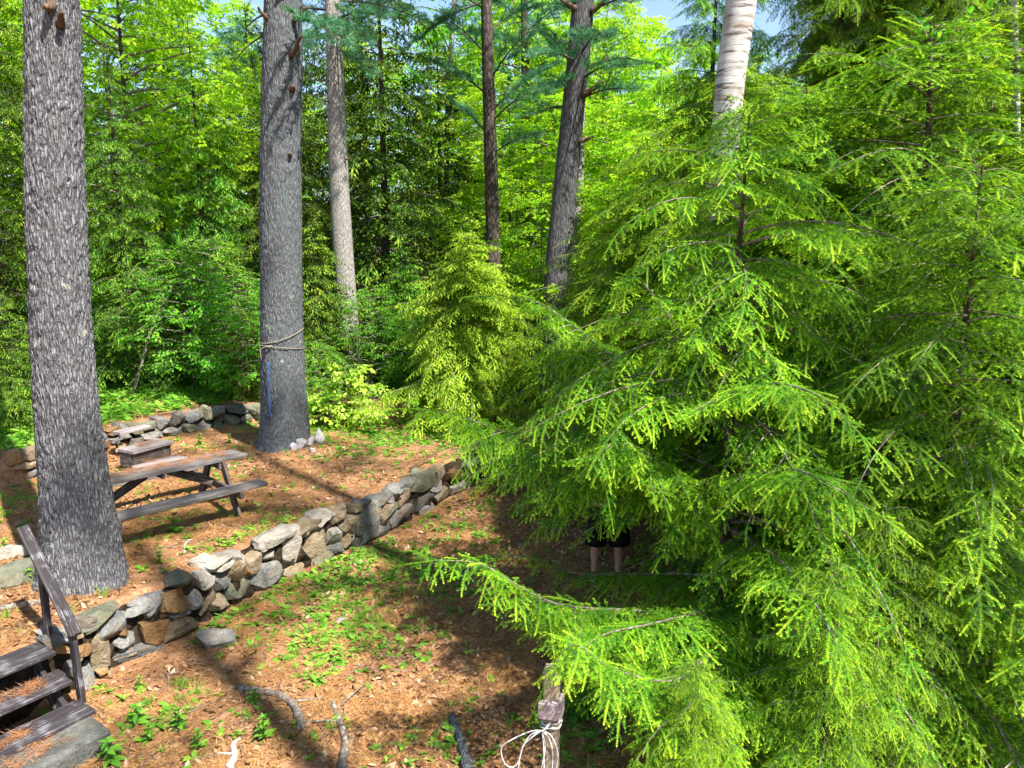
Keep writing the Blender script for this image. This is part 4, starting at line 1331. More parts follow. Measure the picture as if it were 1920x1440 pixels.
# stringers under the treads
for off in (-.09, -TL + .10):
    a = c3 + su * off + sa * .06 - Z * .30; b = c1 + su * off + sa * .30 - Z * .18
    d = unit(b - a)
    board('stringer', stairs, (a + b) / 2, d, su, np.linalg.norm(b - a) + .1, .17, .045, 'stair_wood')
for k, cc in enumerate((c3, c2, c1)):
    board('support', stairs, cc + su * -.10 + sa * .19 - Z * .17, Z, su, .24, .075, .05, 'stair_wood')
    if k < 2: board('support', stairs, cc - su * .62 + sa * .16 - Z * .17, Z, su, .24, .075, .05, 'stair_wood')
p1 = at(92, 1199, c1[1] + .22 * sa[1] - .05); p1 = on(92, 1200, .02)
p2 = on(153, 1310, -.36)
t1 = at(77, 1062, p1[1]); t2 = at(133, 1175, p2[1])
for b, t in ((p1, t1), (p2, t2)):
    v = t - b
    board('rail_post', stairs, (b + t) / 2 - Z * .02, v, su, np.linalg.norm(v) + .02, .09, .045, 'stair_wood')
rd = unit(t1 - t2)
ra = t2 - rd * .12 + Z * .02; rb = t1 + rd * .46 + Z * .02
board('hand_rail', stairs, (ra + rb) / 2, rd, Z - .18 * su, np.linalg.norm(rb - ra), .10, .045, 'stair_wood')
# slab at the foot
sc_ = on(118, 1408, -.60)
slab = MB()
slab.box([0, 0, 0], [1, 0, 0], [0, 1, 0], [0, 0, 1], .62, .34, .12, .02)
me = slab.mesh('stone_slab', M['slab'])
bm = bmesh.new(); bm.from_mesh(me)
bmesh.ops.subdivide_edges(bm, edges=bm.edges[:], cuts=7, use_grid_fill=True)
for v in bm.verts:
    n_ = noise.noise(v.co * 5) * .022 + noise.noise(v.co * 14) * .008
    v.co += v.normal * n_
bm.to_mesh(me); bm.free()
for pl in me.polygons: pl.use_smooth = True
o = obj('stone_slab', me)
mid = sc_ - su * .36 + Z * .06
place_local(o, None, (mid[0], mid[1], -.60 + .075), su, sa, Z)
tag(o, 'thick grey stone slab lying at the foot of the dark wooden stairs', 'slab')

# picnic table -------------------------------------------------------
tb = on(503, 908, .43); ta = on(212, 978, .43)
tu = unit(np.array([tb[0] - ta[0], tb[1] - ta[1], 0])); tp = np.array([-tu[1], tu[0], 0])
LT = 2.35
table = thing('picnic_table', 'weathered grey picnic table with pine needles on its top, behind the big trunk', 'picnic table', (tb[0] - tu[0] * LT / 2, tb[1] - tu[1] * LT / 2, 0))
zt = hz(*(tb - tu * LT / 2 + tp * .8)[:2])
bm_ = tb - tu * (LT / 2)
def tpt(a, b, z): # along, across from the near bench edge, height
    return np.array([bm_[0], bm_[1], zt]) + tu * a + tp * b + Z * z
board('tabletop', table, tpt(.0, .82, .715), tu, Z + .07 * tp, LT, .50, .052, 'table_wood', 4, .014, .006)
board('bench', table, tpt(0, .13, .425), tu, Z, LT, .26, .055, 'table_wood', 1, .01, .008)
board('bench', table, tpt(0, 1.61, .425), tu, Z, LT, .26, .055, 'table_wood', 2, .01, .008)
for s in (-1, 1):
    a = s * (LT / 2 - .40)
    board('crossbar', table, tpt(a, .82, .645), tp, Z + .07 * tp, .47, .045, .09, 'table_leg_wood')
    board('crossbar', table, tpt(a, .82, .355), tp, Z, 1.70, .045, .10, 'table_leg_wood')
    for q_ in (-1, 1):
        f = tpt(a + s * .046, .82 + q_ * .60, .0); g = tpt(a + s * .046, .82 + q_ * .20, .675)
        board('leg', table, (f + g) / 2, g - f, tu, np.linalg.norm(g - f) + .03, .125, .045, 'table_leg_wood')
    f = tpt(a - s * .03, .82, .37); g = tpt(s * .14, .82, .675)
    board('brace', table, (f + g) / 2, g - f, tp, np.linalg.norm(g - f), .11, .04, 'table_leg_wood')
board('batten', table, tpt(0, .82, .660), tp, Z + .07 * tp, .46, .04, .06, 'table_leg_wood')

# plank steps in the rear wall ---------------------------------------
gs = thing('plank_steps', 'grey plank steps set into the low rear stone wall', 'steps', tuple(on(300, 862, 0.0)))
gu = unit(on(351, 857, .20) - on(272, 880, .20)); gu[2] = 0; gu = unit(gu); ga_ = np.array([-gu[1], gu[0], 0])
def step(px, py, z, L, dpt, th, hh, rm, planks=2):
    c = on(px, py, z)                                  # middle of the front top edge
    board('tread', gs, c + ga_ * dpt / 2 - Z * th / 2, gu, Z, L, dpt, th, 'step_wood', planks, .008, .008)
    if hh: board('riser', gs, c + ga_ * .07 - Z * (th + hh / 2 + .004), gu, ga_, L * .93, hh, .04, rm, 1)
step(314, 868, .19, .80, .36, .06, .16, 'box_wood')
c_ = on(289, 836, .40)
step(289, 836, .40, .78, .40, .06, .24, 'table_leg_wood')
for k, dx in enumerate((-.36, .36)):
    board('side_panel', gs, c_ + gu * dx + ga_ * .24 - Z * .19, ga_, gu, .30, .24, .035, 'table_leg_wood')
step(255, 804, .50, .62, .22, .06, 0, None, 1)

# post with cord -----------------------------------------------------
YP = 4.4
pa = at(1035, 1262, YP); 
pz = hz(pa[0], YP + .05)
post = thing('post', 'old square wooden post with a purple brown block nailed near its top', 'post', (pa[0], YP, pz))
fx = unit(np.array([.975, -.22, 0])); fy = np.array([-fx[1], fx[0], 0])
PB_ = np.array([pa[0], YP, 0])
zt_ = at(1035, 1252, YP)[2]
zblk = at(1038, 1320, YP)[2]
hp = zt_ - pz
W_ = .049
board('shaft', post, PB_ + Z * (pz + hp / 2 - .1), Z, fy, hp + .2, W_ * 2, W_ * 2, 'post_wood', 1, 0, .004)
mb = MB(); mb.box([0, 0, 0], [1, 0, 0], [0, 1, 0], [0, 0, 1], .068, .022, .058, .005)
place_local(mb.build('block', M['box_wood'], post), post, PB_ + Z * zblk - fy * (W_ + .024) + fx * -.008, fx, fy, Z)
mb = MB(); mb.box([0, 0, 0], [1, 0, 0], [0, 1, 0], [0, 0, 1], .014, .060, .062, .005)
place_local(mb.build('block', M['box_wood'], post), post, PB_ + Z * (zblk + .006) + fx * (W_ + .016) - fy * .02, fx, fy, Z)
# cord
mb = MB()
zc = at(1038, 1346, YP)[2]
def around(z, tilt, e, n_=40):
    t = np.linspace(0, 2 * PI, n_)
    c = np.sign(np.cos(t)) * np.abs(np.cos(t)) ** .45; s = np.sign(np.sin(t)) * np.abs(np.sin(t)) ** .45
    return PB_ + np.outer(c * (W_ + e), fx) + np.outer(s * (W_ + e), fy) + np.outer(z + tilt * c, Z)
for dz, tl, e in ((-.008, .012, .010), (-.026, -.01, .009), (-.034, .006, .016)):
    mb.tube(around(zc + dz, tl, e), .0042, 6)
def cpx(*pp):
    return [at(x, y, YP - .085 - o_) for x, y, o_ in pp]
mb.tube(bez(cpx((1032, 1354, -.01), (1026, 1362, 0), (1017, 1372, .01)), 10), .007, 6)
mb.tube(bez(cpx((1017, 1370, .01), (996, 1371, .02), (965, 1384, .03), (943, 1398, .03), (940, 1413, .03), (947, 1432, .03), (960, 1439, .02), (972, 1428, .02), (980, 1400, .02), (995, 1378, .015), (1017, 1369, .01)), 60), .0042, 6)
mb.tube(bez(cpx((1017, 1369, .0), (1003, 1378, .02), (984, 1395, .02), (976, 1415, .02), (972, 1440, .02), (970, 1480, .01), (985, 1500, .01), (1004, 1480, .0), (1015, 1440, .0), (1022, 1400, .0), (1017, 1372, .01)), 60), .0042, 6)
mb.tube(bez(cpx((1017, 1370, .01), (1032, 1378, .01), (1043, 1400, .0), (1046, 1425, .0), (1038, 1460, .0), (1028, 1480, 0), (1022, 1450, 0), (1019, 1400, 0), (1017, 1372, .01)), 50), .0042, 6)
mb.tube(bez(cpx((1017, 1372, .01), (1028, 1382, .02), (1036, 1410, .01), (1034, 1450, .0), (1024, 1500, 0), (1020, 1450, 0), (1020, 1400, 0)), 40), .0042, 6)
o = mb.build('cord', M['cord'], None, True, PB_ + Z * zc)
tag(o, 'thin white cord wound round the wooden post and hanging in loose loops', 'cord')

# bucket and bent metal stand in the undergrowth ----------------------
p = at(226, 690, 20.5); gz_ = hz(p[0], p[1])
bk = thing('bucket', 'white plastic bucket standing in the undergrowth beyond the rear wall', 'bucket', (p[0], p[1], gz_))
t = np.linspace(0, 2 * PI, 28, endpoint=False)
prof = [(.13, 0), (.135, .02), (.165, .30), (.175, .30), (.175, .33), (.158, .33), (.150, .05), (0.0, .045)]
V = np.array([[r * math.cos(a), r * math.sin(a), z] for r, z in prof for a in t])
i = np.arange(len(prof) - 1)[:, None] * 28; j = np.arange(28)[None, :]; k = (j + 1) % 28
q = np.stack([i + j, i + k, i + k + 28, i + j + 28], -1).reshape(-1, 4)
obj('body', make_mesh('body', V, [q], [M['white_plastic']], smooth=True), bk)
mb = MB(); a = np.linspace(0, PI, 16)
mb.tube(np.stack([.178 * np.cos(a), -.05 - .03 * np.sin(a), .29 - .10 * np.sin(a)], 1), .004, 5)
mb.build('handle', M['dark_metal'], bk, True)
bk.scale = (1.25,) * 3
p = at(252, 700, 19.2); gz_ = hz(p[0], p[1])
mb = MB()
zt2 = at(250, 640, 19.2)[2] - gz_
mb.tube(bez([(0, 0, -.1), (0, 0, zt2 * .6), (-.01, 0, zt2), (-.09, 0, zt2 + .05), (-.17, 0, zt2 - .05)], 24), .018, 6)
mb.tube([(-.18, 0, .02), (.20, 0, .02)], .014, 6)
mb.tube([(0, -.18, .02), (0, .18, .02)], .014, 6)
o = mb.build('metal_stand', M['dark_metal'], None, True, (0, 0, 0))
o.location = (p[0], p[1], gz_)
tag(o, 'thin dark bent metal stand next to the white bucket', 'stand')

# ------------------------------------------------------------------ person behind the boughs
def lathe_limb(path, rad, sides=16):
    return tube(path, rad, sides, True)
def person():
    foot = on(1137, 1082, -.6)
    gz = hz(foot[0], foot[1])
    root = thing('person', 'person in black shirt and black shorts standing behind the hanging hemlock boughs', 'person', (foot[0], foot[1], gz))
    # local frame: x to the viewer's right, -y towards the viewer, z up
    bm = bmesh.new()
    J = {}
    def v(name, co, parent=None):
        J[name] = bm.verts.new(co)
        if parent: bm.edges.new((J[parent], J[name]))
    Rr = {}
    def j(name, co, r, parent=None):
        v(name, co, parent); Rr[name] = r
    j('pelvis', (0, 0, .98), (.155, .115))
    j('waist', (0, .0, 1.10), (.145, .105), 'pelvis')
    j('chest', (0, .01, 1.28), (.165, .115), 'waist')
    j('uchest', (0, .015, 1.40), (.155, .10), 'chest')
    j('neck', (0, .0, 1.50), (.058, .060), 'uchest')
    j('chin', (0, -.015, 1.565), (.060, .070), 'neck')
    j('face', (0, -.015, 1.64), (.074, .092), 'chin')
    j('crown', (0, 0, 1.72), (.068, .085), 'face')
    j('top', (0, .005, 1.765), (.035, .045), 'crown')
    for s, nm in ((-1, 'l'), (1, 'r')):
        j(nm + 'hip', (s * .10, 0, .90), (.095, .10), 'pelvis')
        j(nm + 'thigh', (s * .125, -.01, .72), (.085, .09), nm + 'hip')
        j(nm + 'knee', (s * .150, -.015, .50), (.060, .064), nm + 'thigh')
        j(nm + 'calf', (s * .155, .012, .36), (.056, .064), nm + 'knee')
        j(nm + 'shin', (s * .158, .010, .20), (.041, .046), nm + 'calf')
        j(nm + 'ankle', (s * .160, .015, .085), (.037, .042), nm + 'shin')
        j(nm + 'foot', (s * .175, -.07, .045), (.040, .036), nm + 'ankle')
        j(nm + 'toe', (s * .185, -.15, .030), (.036, .024), nm + 'foot')
        j(nm + 'sho', (s * .175, .01, 1.42), (.062, .060), 'uchest')
        j(nm + 'uarm', (s * .225, .01, 1.27), (.050, .050), nm + 'sho')
        j(nm + 'elb', (s * .245, -.01, 1.12), (.040, .040), nm + 'uarm')
        j(nm + 'farm', (s * .19, -.13, 1.10), (.038, .036), nm + 'elb')
        j(nm + 'wri', (s * .115, -.235, 1.11), (.026, .022), nm + 'farm')
        j(nm + 'palm', (s * .075, -.285, 1.115), (.036, .017), nm + 'wri')
        # five fingers, curled
        hx = s * .055
        for f, (dx, dz, ln) in enumerate(((.018, .022, .030), (.012, .010, .036), (.006, -.003, .034), (.002, -.016, .028))):
            b = nm + 'f%d' % f
            j(b + 'a', (hx - s * .005, -.305 - .004 * f, 1.115 + dz), (.0095, .0095), nm + 'palm')
            j(b + 'b', (hx - s * .030, -.318 + .003 * f, 1.115 + dz), (.0085, .0085), b + 'a')
            j(b + 'c', (hx - s * (.034 + .3 * (ln - .028)), -.300 + .002 * f, 1.112 + dz), (.0075, .0075), b + 'b')
        j(nm + 'ta', (s * .075, -.280, 1.140), (.012, .012), nm + 'palm')
        j(nm + 'tb', (s * .052, -.292, 1.157), (.0095, .0095), nm + 'ta')
    me = bpy.data.meshes.new('body')
    bm.verts.index_update()
    order = list(J)
    bm.to_mesh(me); bm.free()
    o = bpy.data.objects.new('body', me); COL.objects.link(o)
    md = o.modifiers.new('skin', 'SKIN'); md.use_smooth_shade = True; md.branch_smoothing = .6
    sv = me.skin_vertices[0].data
    for k, nm in enumerate(order):
        sv[k].radius = Rr[nm]; sv[k].use_root = (nm == 'pelvis')
    sb = o.modifiers.new('sub', 'SUBSURF'); sb.levels = 2; sb.render_levels = 2
    dg = bpy.context.evaluated_depsgraph_get()
    ev = bpy.data.meshes.new_from_object(o.evaluated_get(dg))
    bpy.data.objects.remove(o)
    ev.name = 'body'; ev.materials.clear(); ev.materials.append(M['skin'])
    for pl in ev.polygons: pl.use_smooth = True
    # brow, nose and chin shaped on the head
    for vt in ev.vertices:
        x, y, z = vt.co
        if y < -.05 and z > 1.52:
            n_ = math.exp(-(x / .013) ** 2 - ((z - 1.632) / .022) ** 2); vt.co.y -= .022 * n_
            for sx in (-1, 1): vt.co.y += .012 * math.exp(-((x - sx * .030) / .014) ** 2 - ((z - 1.660) / .011) ** 2)
            vt.co.y -= .006 * math.exp(-(x / .022) ** 2 - ((z - 1.588) / .010) ** 2)
    b = obj('body', ev, root)
    mb = MB()
    # nose
    nz = np.array([(0, -.100, 1.665), (0, -.116, 1.640), (0, -.118, 1.626), (0, -.104, 1.618)])
    hd = MB(); hd.tube(bez(nz, 8), [.006, .008, .009, .011, .013, .014, .012, .007], 8)
    for sx in (-1, 1):
        e = np.array([sx * .078, .0, 1.645])
        hd_ = MB(); hd_.tube(bez([e + (0, -.012, .024), e + (sx * .012, .008, .020), e + (sx * .012, .012, -.008), e + (0, -.006, -.026)], 8), [.006, .009, .009, .009, .008, .008, .007, .004], 6)
        hd_.build('ear', M['skin'], b, True)
    hd.build('nose', M['skin'], b, True)
    for sx in (-1, 1):
        ey = make_mesh('eye', ICO_V * .0115, [ICO_F], [M['eye']], smooth=True)
        eo = obj('eye', ey, b, (sx * .031, -.088, 1.660))
        obj('iris', make_mesh('iris', ICO_V * np.array([.006, .003, .006]), [ICO_F], [M['iris']], smooth=True), b, (sx * .031, -.0985, 1.660))
    mo_ = MB(); mo_.tube(bez([(-.022, -.097, 1.594), (0, -.106, 1.592), (.022, -.097, 1.594)], 9), [.002, .005, .006, .0065, .006, .0065, .006, .005, .002], 8)
    mo_.build('mouth', M['lip'], b, True)
    # hair cap
    V = ICO_V * np.array([.086, .104, .080]) + np.array([0, .010, 1.705])
    keep = []
    for f in ICO_F:
        c = V[f].mean(0)
        if c[2] > 1.695 - .09 * np.clip((c[1]) / .1, -.1, 1) and not (c[1] < -.06 and c[2] < 1.715): keep.append(f)
    obj('hair', make_mesh('hair', V * (1 + .012 * np.sin(V[:, :1] * 190) * np.cos(V[:, 2:] * 150)), [np.array(keep)], [M['hair']], smooth=True), root)
    # clothes as lofted tubes with folds
    def loft(name, mat, rings, parent=root, sides=40, fold=.012):
        Vv = []
        for kz, (cx, cy, z, ax, ay, tl) in enumerate(rings):
            a = np.linspace(0, 2 * PI, sides, endpoint=False)
            ax = ax * (1.14 if name == 'shorts' else 1.0)
            w = 1 + fold / max(ax, .05) * .5 * (np.sin(a * 5 + kz * .6) + .6 * np.sin(a * 9 - kz))
            Vv.append(np.stack([cx + ax * w * np.cos(a), cy + ay * w * np.sin(a), z + tl * np.cos(a)], 1))
        # turned-in hem
        cx, cy, z, ax, ay, tl = rings[-1]
        a = np.linspace(0, 2 * PI, sides, endpoint=False)
        Vv.append(np.stack([cx + ax * .93 * np.cos(a), cy + ay * .93 * np.sin(a), z + .02 + tl * np.cos(a)], 1))
        Vv = np.vstack(Vv); nr = len(rings) + 1
        i = np.arange(nr - 1)[:, None] * sides; jj = np.arange(sides)[None, :]; kk = (jj + 1) % sides
        q = np.stack([i + jj, i + jj + sides, i + kk + sides, i + kk], -1).reshape(-1, 4)
        return Vv, q
    mb = MB()
    for s in (-1, 1):
        mb.add(*loft('shorts', None, [(s * .085, 0, .99, .110, .130, 0), (s * .100, 0, .92, .128, .150, 0), (s * .118, 0, .80, .124, .142, 0), (s * .136, -.004, .66, .124, .136, 0), (s * .152, -.006, .56, .122, .130, 0), (s * .158, -.006, .50, .120, .126, .010 * s)]))
    mb.add(*loft('shorts', None, [(0, 0, 1.06, .170, .130, 0), (0, 0, 1.0, .186, .146, 0), (0, 0, .92, .200, .152, 0), (0, 0, .86, .196, .140, 0)]))
    mb.build('shorts', M['black_cloth'], root, True)
    mb = MB()
    mb.add(*loft('shirt', None, [(0, .0, 1.47, .085, .080, 0), (0, .01, 1.44, .165, .105, 0), (0, .012, 1.38, .190, .128, 0), (0, .01, 1.25, .192, .140, 0), (0, .005, 1.10, .190, .142, 0), (0, 0, .99, .206, .158, 0), (0, 0, .93, .212, .162, 0)]))
    for s in (-1, 1):
        P = bez([(s * .13, .01, 1.43), (s * .20, .01, 1.37), (s * .235, .008, 1.25), (s * .245, .0, 1.17)], 10)
        mb.add(*tube(P, np.linspace(.085, .066, 10), 18, False))
    mb.build('shirt', M['shirt_cloth'], root, True)
    for s in (-1, 1):
        V = ICO_V * np.array([.052, .145, .062])
        V[:, 2] = np.maximum(V[:, 2], -.045)
        V[:, 2] *= (1.0 - .55 * np.clip(-V[:, 1] / .145, 0, 1))
        V = V + np.array([s * .174, -.055, .048])
        obj('shoe', make_mesh('shoe', V, [ICO_F], [M['shoe']], smooth=True), root)
    return root, gz, foot
who, gzp, footp = person()
# ------------------------------------------------------------------ near hemlocks
def foot(px, Y, py=720):
    p = at(px, py, Y)
    return (p[0], Y, hz(p[0], Y))
def topz(px, py, Y): return at(px, py, Y)[2]

rng = np.random.default_rng(101)
# the hemlock whose boughs reach over the lower ground
YA = 6.3
fa = foot(1375, YA); HA = topz(1345, 195, YA) - fa[2]
oA = np.array(fa)
cr = Crown(PF_NEAR)
BARE = [(np.array(l) - oA, np.array(h) - oA) for l, h in (((.30, 6.05, .62), (1.55, 7.2, 1.92)), ((.35, 7.0, .50), (1.7, 9.2, 1.42)), ((.22, 6.5, 1.62), (.80, 9.0, 2.05)), ((.35, 4.4, 1.15), (1.15, 6.1, 1.80)))]
cr.clear = BARE[1:2]
def bough(pts, r0, fl, gap=.050, start=.1, **kw):
    P = bez([at(*p) for p in pts], 14) - oA
    cr.limb(P, r0, fl, gap, start, 56, True, kw.get('down', .20), 6)
bough([(1375, 930, 6.4), (1250, 850, 6.9), (1110, 832, 7.4), (960, 812, 7.7), (868, 782, 7.7), (802, 768, 7.6)], .016, .85, .040, down=.34)
bough([(1360, 1160, 6.2), (1220, 1146, 5.7), (1100, 1140, 5.3), (1030, 1128, 5.1), (960, 1092, 4.95), (900, 1056, 4.9), (818, 1050, 4.85)], .013, .62, .040, down=.36)
bough([(1375, 820, 6.4), (1290, 760, 7.1), (1180, 690, 7.7), (1090, 622, 8.1), (1020, 572, 8.2), (962, 556, 8.2)], .015, .85, .040, down=.34)
bough([(1370, 980, 6.3), (1280, 905, 6.3), (1215, 850, 6.0), (1160, 830, 5.8), (1125, 855, 5.65), (1132, 900, 5.6)], .012, .62, .036, down=.42)
bough([(1375, 900, 6.4), (1280, 850, 6.7), (1180, 815, 6.7), (1080, 820, 6.6), (1000, 855, 6.5)], .012, .46, .042, down=.22)
bough([(1365, 1080, 6.3), (1230, 1075, 6.9), (1080, 1075, 7.2), (1000, 1045, 7.2), (935, 1040, 7.1)], .014, .42)
bough([(1352, 1180, 5.9), (1340, 1215, 5.2), (1290, 1262, 4.75), (1240, 1278, 4.5), (1140, 1250, 4.3), (1075, 1205, 4.2), (1036, 1255, 4.15)], .011, .58, .042, down=.32)
bough([(1350, 1220, 5.6), (1330, 1290, 4.7), (1290, 1330, 4.35), (1240, 1360, 4.1), (1190, 1430, 4.0)], .012, .48)
bough([(1365, 1130, 6.1), (1300, 1150, 5.3), (1220, 1170, 4.9), (1130, 1190, 4.6), (1075, 1230, 4.4)], .012, .46)
bough([(1370, 1000, 6.3), (1450, 1040, 5.2), (1520, 1120, 4.5), (1560, 1190, 4.2), (1590, 1260, 4.1)], .012, .46)
bough([(1375, 720, 6.3), (1290, 640, 6.1), (1230, 560, 5.9), (1190, 520, 5.9), (1150, 560, 5.8)], .014, .52)
bough([(1365, 1200, 6.0), (1300, 1330, 5.0), (1250, 1440, 4.4), (1220, 1540, 4.1)], .012, .46)
bough([(1375, 760, 6.2), (1440, 720, 5.3), (1530, 740, 4.8), (1600, 800, 4.6)], .014, .5)
bough([(1375, 900, 6.2), (1470, 880, 5.3), (1540, 900, 4.8), (1640, 960, 4.6)], .014, .5)
S = cr
body = hem_tree(PF_NEAR, HA, 2.45, .55, 100, .54, .070, .30, .60, prof=.42, hang=.28, az=(R(-98), R(70), .50), clear=BARE)
cr.flush()
for a_, b_, c_ in zip(body.T, body.m, body.t): cr.S.add(a_, b_, c_)
hemA = thing('hemlock_tree', 'bright green hemlock hanging its long boughs over the post and the person', 'tree', fa)
obj('trunk', simple_trunk(HA, .075), hemA)
obj('crown', cr.S.mesh('crown', [M['hemlock'], M['twig']]), hemA)
print('hemA', cr.S.count())

rng = np.random.default_rng(102)
# a second near form, shared by its neighbours
HB = 5.2
SB = hem_tree(PF_NEAR, HB, 1.9, .3, 100, .52, .070, .32, .58, prof=.54, hang=.26)
print('hemB', SB.count())
fb = foot(1222, 12.6)
hemB = hem_thing('slim pointed hemlock growing between the grey pine and the big leaning birch', SB, HB, .07, 'hemlock', fb, R(20), scale=(topz(1216, 232, 12.6) - fb[2]) / HB)
def hemdup(src, label, px, Y, top=None, rz=0.0, wide=1.0, sc=1.0, name='hemlock_tree', group=None, H=HB):
    f = foot(px, Y)
    if top is not None: sc = (topz(*top, Y) - f[2]) / H
    return dup(src, f, R(rz), (sc * wide, sc * wide, sc), label, group, name)
hemdup(hemB, 'low young hemlock pushing bright tips out in front of the darker boughs', 1600, 4.55, (1560, 1040), 140)
hemdup(hemB, 'young hemlock whose lowest tips sweep the ground beside the cord wound post', 1330, 4.15, (1300, 1230), 250)
hemdup(hemB, 'mid sized hemlock filling the gap between the dripping hemlock and the olive hemlock', 1610, 6.4, (1590, 520), 75, 1.35)
# a taller bare-stemmed form
rng = np.random.default_rng(105)
HT = 6.4
ST_ = hem_tree(PF_MID, HT, 1.9, 2.6, 90, .56, .080, .34, .56, prof=.55, hang=.26)
ft = foot(1352, 10.9)
hemT = hem_thing('fresh green hemlock covering the middle of the big leaning birch', ST_, HT, .08, 'hemlock', ft, .5)
kT = (topz(1335, 110, 10.9) - ft[2]) / HT
hemT.scale = (kT * 1.25, kT * 1.25, kT)
# olive tinted hemlock at the edge, with a visible leader
fc = foot(1800, 5.6); SCc = (topz(1788, 285, 5.6) - fc[2]) / HB
hemC = thing('hemlock_tree', 'olive green hemlock with a thin brown leader in front of the white birch stem', 'tree', fc, R(200))
hemC.scale = (SCc,) * 3
obj('trunk', simple_trunk(HB, .07), hemC)
mc = [c for c in hemB.children if c.name.startswith('crown')][0].data.copy()
mc.materials[0] = M['hemlock_yellow']
obj('crown', mc, hemC)
hemdup(hemC, 'olive green hemlock sapling tucked under the olive hemlock near the dark rock', 1680, 4.9, (1690, 930), 330)

hemB.scale = (hemB.scale[0] * 1.4, hemB.scale[1] * 1.4, hemB.scale[2])
hemC.scale = (hemC.scale[0] * 1.15, hemC.scale[1] * 1.15, hemC.scale[2])
rng = np.random.default_rng(103)
# tall hemlocks behind them
HD = 13.0
SD = hem_tree(PF_MID, HD, 3.3, .6, 165, .78, .10, .30, .60, prof=.62, lowcut=.8, hang=.50)
print('hemD', SD.count())
fd = foot(1700, 12.8)
hemD = hem_thing('tall dense hemlock rising out of view behind the olive hemlock', SD, HD, .17, 'hemlock_yellow', fd, R(60))
md = [c for c in hemD.children if c.name.startswith('crown')][0].data.copy(); md.materials[0] = M['hemlock']
def hemmed(label, px, Y, rz, sc, mat=None):
    f = foot(px, Y)
    r = dup(hemD, f, R(rz), sc, label, None, 'hemlock_tree')
    if mat is not None:
        for c in r.children:
            if c.name.startswith('crown'): c.data = mat
    return r
hemmed('tall hemlock at the end of the row beyond the slender white birch', 2060, 11.5, 150, .95)
hemmed('shadowy hemlock filling the dark hollow right of the big leaning birch', 1530, 13.6, 250, .90, md)
hemmed('tall hemlock closing the sky between the leaning birch and the olive hemlocks', 1590, 15.2, 45, 1.12, md)
hemmed('green hemlock with drooping shoots just in front of the blue sky gap', 1310, 17.0, 20, .86, md)
hemdup(hemC, 'tall yellow green hemlock pressing close behind the thin brown leader', 1690, 7.6, (1705, 20), 110, 1.5)
hemdup(hemC, 'yellow green hemlock trailing long shoots beside the slender birch stem', 1885, 8.2, (1870, -40), 290, 1.5)
hemdup(hemC, 'olive hemlock spreading past the slender birch at the picture edge', 1990, 6.6, (1985, 330), 20, 1.3)
hemdup(hemT, 'hemlock with pale shoots standing just left of the leaning birch', 1270, 12.2, (1270, 290), 190, 1.3, H=HT)
hemdup(hemT, 'hemlock whose top reaches in front of the second birch stem', 1480, 8.4, (1500, 150), 110, 1.35, H=HT)

# the bushy young hemlock in the clearing
fy_ = foot(880, 15.6); HY = topz(878, 432, 15.6) - fy_[2]
SY = hem_tree(PF_LO, HY, 2.55, .05, 150, .66, .080, .46, .58, prof=.78, lowcut=.95, hang=.22)
hem_thing('bushy young hemlock standing in the sun at the back of the terrace', SY, HY, .06, 'hemlock_sunny', fy_, 0.4, name='hemlock_tree')
hemy = [o for o in bpy.data.objects if o.name.startswith('hemlock_tree')][-1]
# ------------------------------------------------------------------ the wood behind
rng = np.random.default_rng(104)
HM = 12.0
SM1 = hem_tree(PF_LO, HM, 2.9, .5, 150, .80, .13, .22, .48, prof=.68)
print('hemM', SM1.count())
SM2 = hem_tree(PF_FAR, HM, 3.3, .8, 140, .85, .16, .20, .42, prof=.6)
SS1 = hem_tree(PF_LO, 4.0, 1.5, .1, 80, .60, .09, .35, .5, prof=.75)
def label_rows(root_fn, rows):
    for r in rows: root_fn(*r)
p0 = foot(255, 17.6)
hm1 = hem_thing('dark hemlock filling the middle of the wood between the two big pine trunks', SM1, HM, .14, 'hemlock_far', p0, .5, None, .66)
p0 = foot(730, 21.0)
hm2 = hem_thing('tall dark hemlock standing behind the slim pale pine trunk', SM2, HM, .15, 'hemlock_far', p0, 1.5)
G_H = 'dark hemlocks crowding the wood beyond the terrace'
def hm(src, px, Y, rz, sc, label):
    return dup(src, foot(px, Y), R(rz), sc, label, G_H)
hm(hm1, 400, 19.5, 100, .76, 'hemlock with pale drooping tips close against the roped pine')
hm(hm1, 30, 17.0, 220, .90, 'shaded hemlock at the edge of the wood beyond the thick pine trunk')
hm(hm1, 560, 20.5, 310, .80, 'hemlock squeezed between the roped pine and the slim pale pine')
hm(hm2, 830, 25.0, 200, .86, 'dark hemlock in front of the far pale birch trunk')
hm(hm2, 640, 26.0, 40, 1.0, 'hemlock deep in the wood behind the slim pale pine')
hm(hm2, 140, 24.0, 140, 1.02, 'hemlock deep in the wood hidden by the thick pine trunk')
hm(hm2, -120, 21.0, 60, 1.05, 'hemlock at the dim outer edge of the wood beyond the rear wall')
hm(hm2, 330, 27.0, 280, 1.05, 'hemlock deep in the wood below the yellow maple')
hm(hm2, 500, 31.0, 15, 1.05, 'far hemlock glimpsed behind the roped pine')
hm(hm2, 1390, 19.5, 80, .80, 'dark hemlock behind the leaning birch and the fallen branches')
hm(hm2, 1650, 17.5, 10, .9, 'dark hemlock closing the wood behind the tall dense hemlock')
hm(hm2, 1900, 16.0, 130, .95, 'dark hemlock behind the slender white birch stem')
hm(hm2, 2150, 14.0, 190, .9, 'outermost dark hemlock beyond the olive hemlock')
p0 = foot(600, 17.2)
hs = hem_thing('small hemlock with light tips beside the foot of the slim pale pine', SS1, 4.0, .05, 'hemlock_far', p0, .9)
G_S = 'young hemlocks along the edge of the wood'
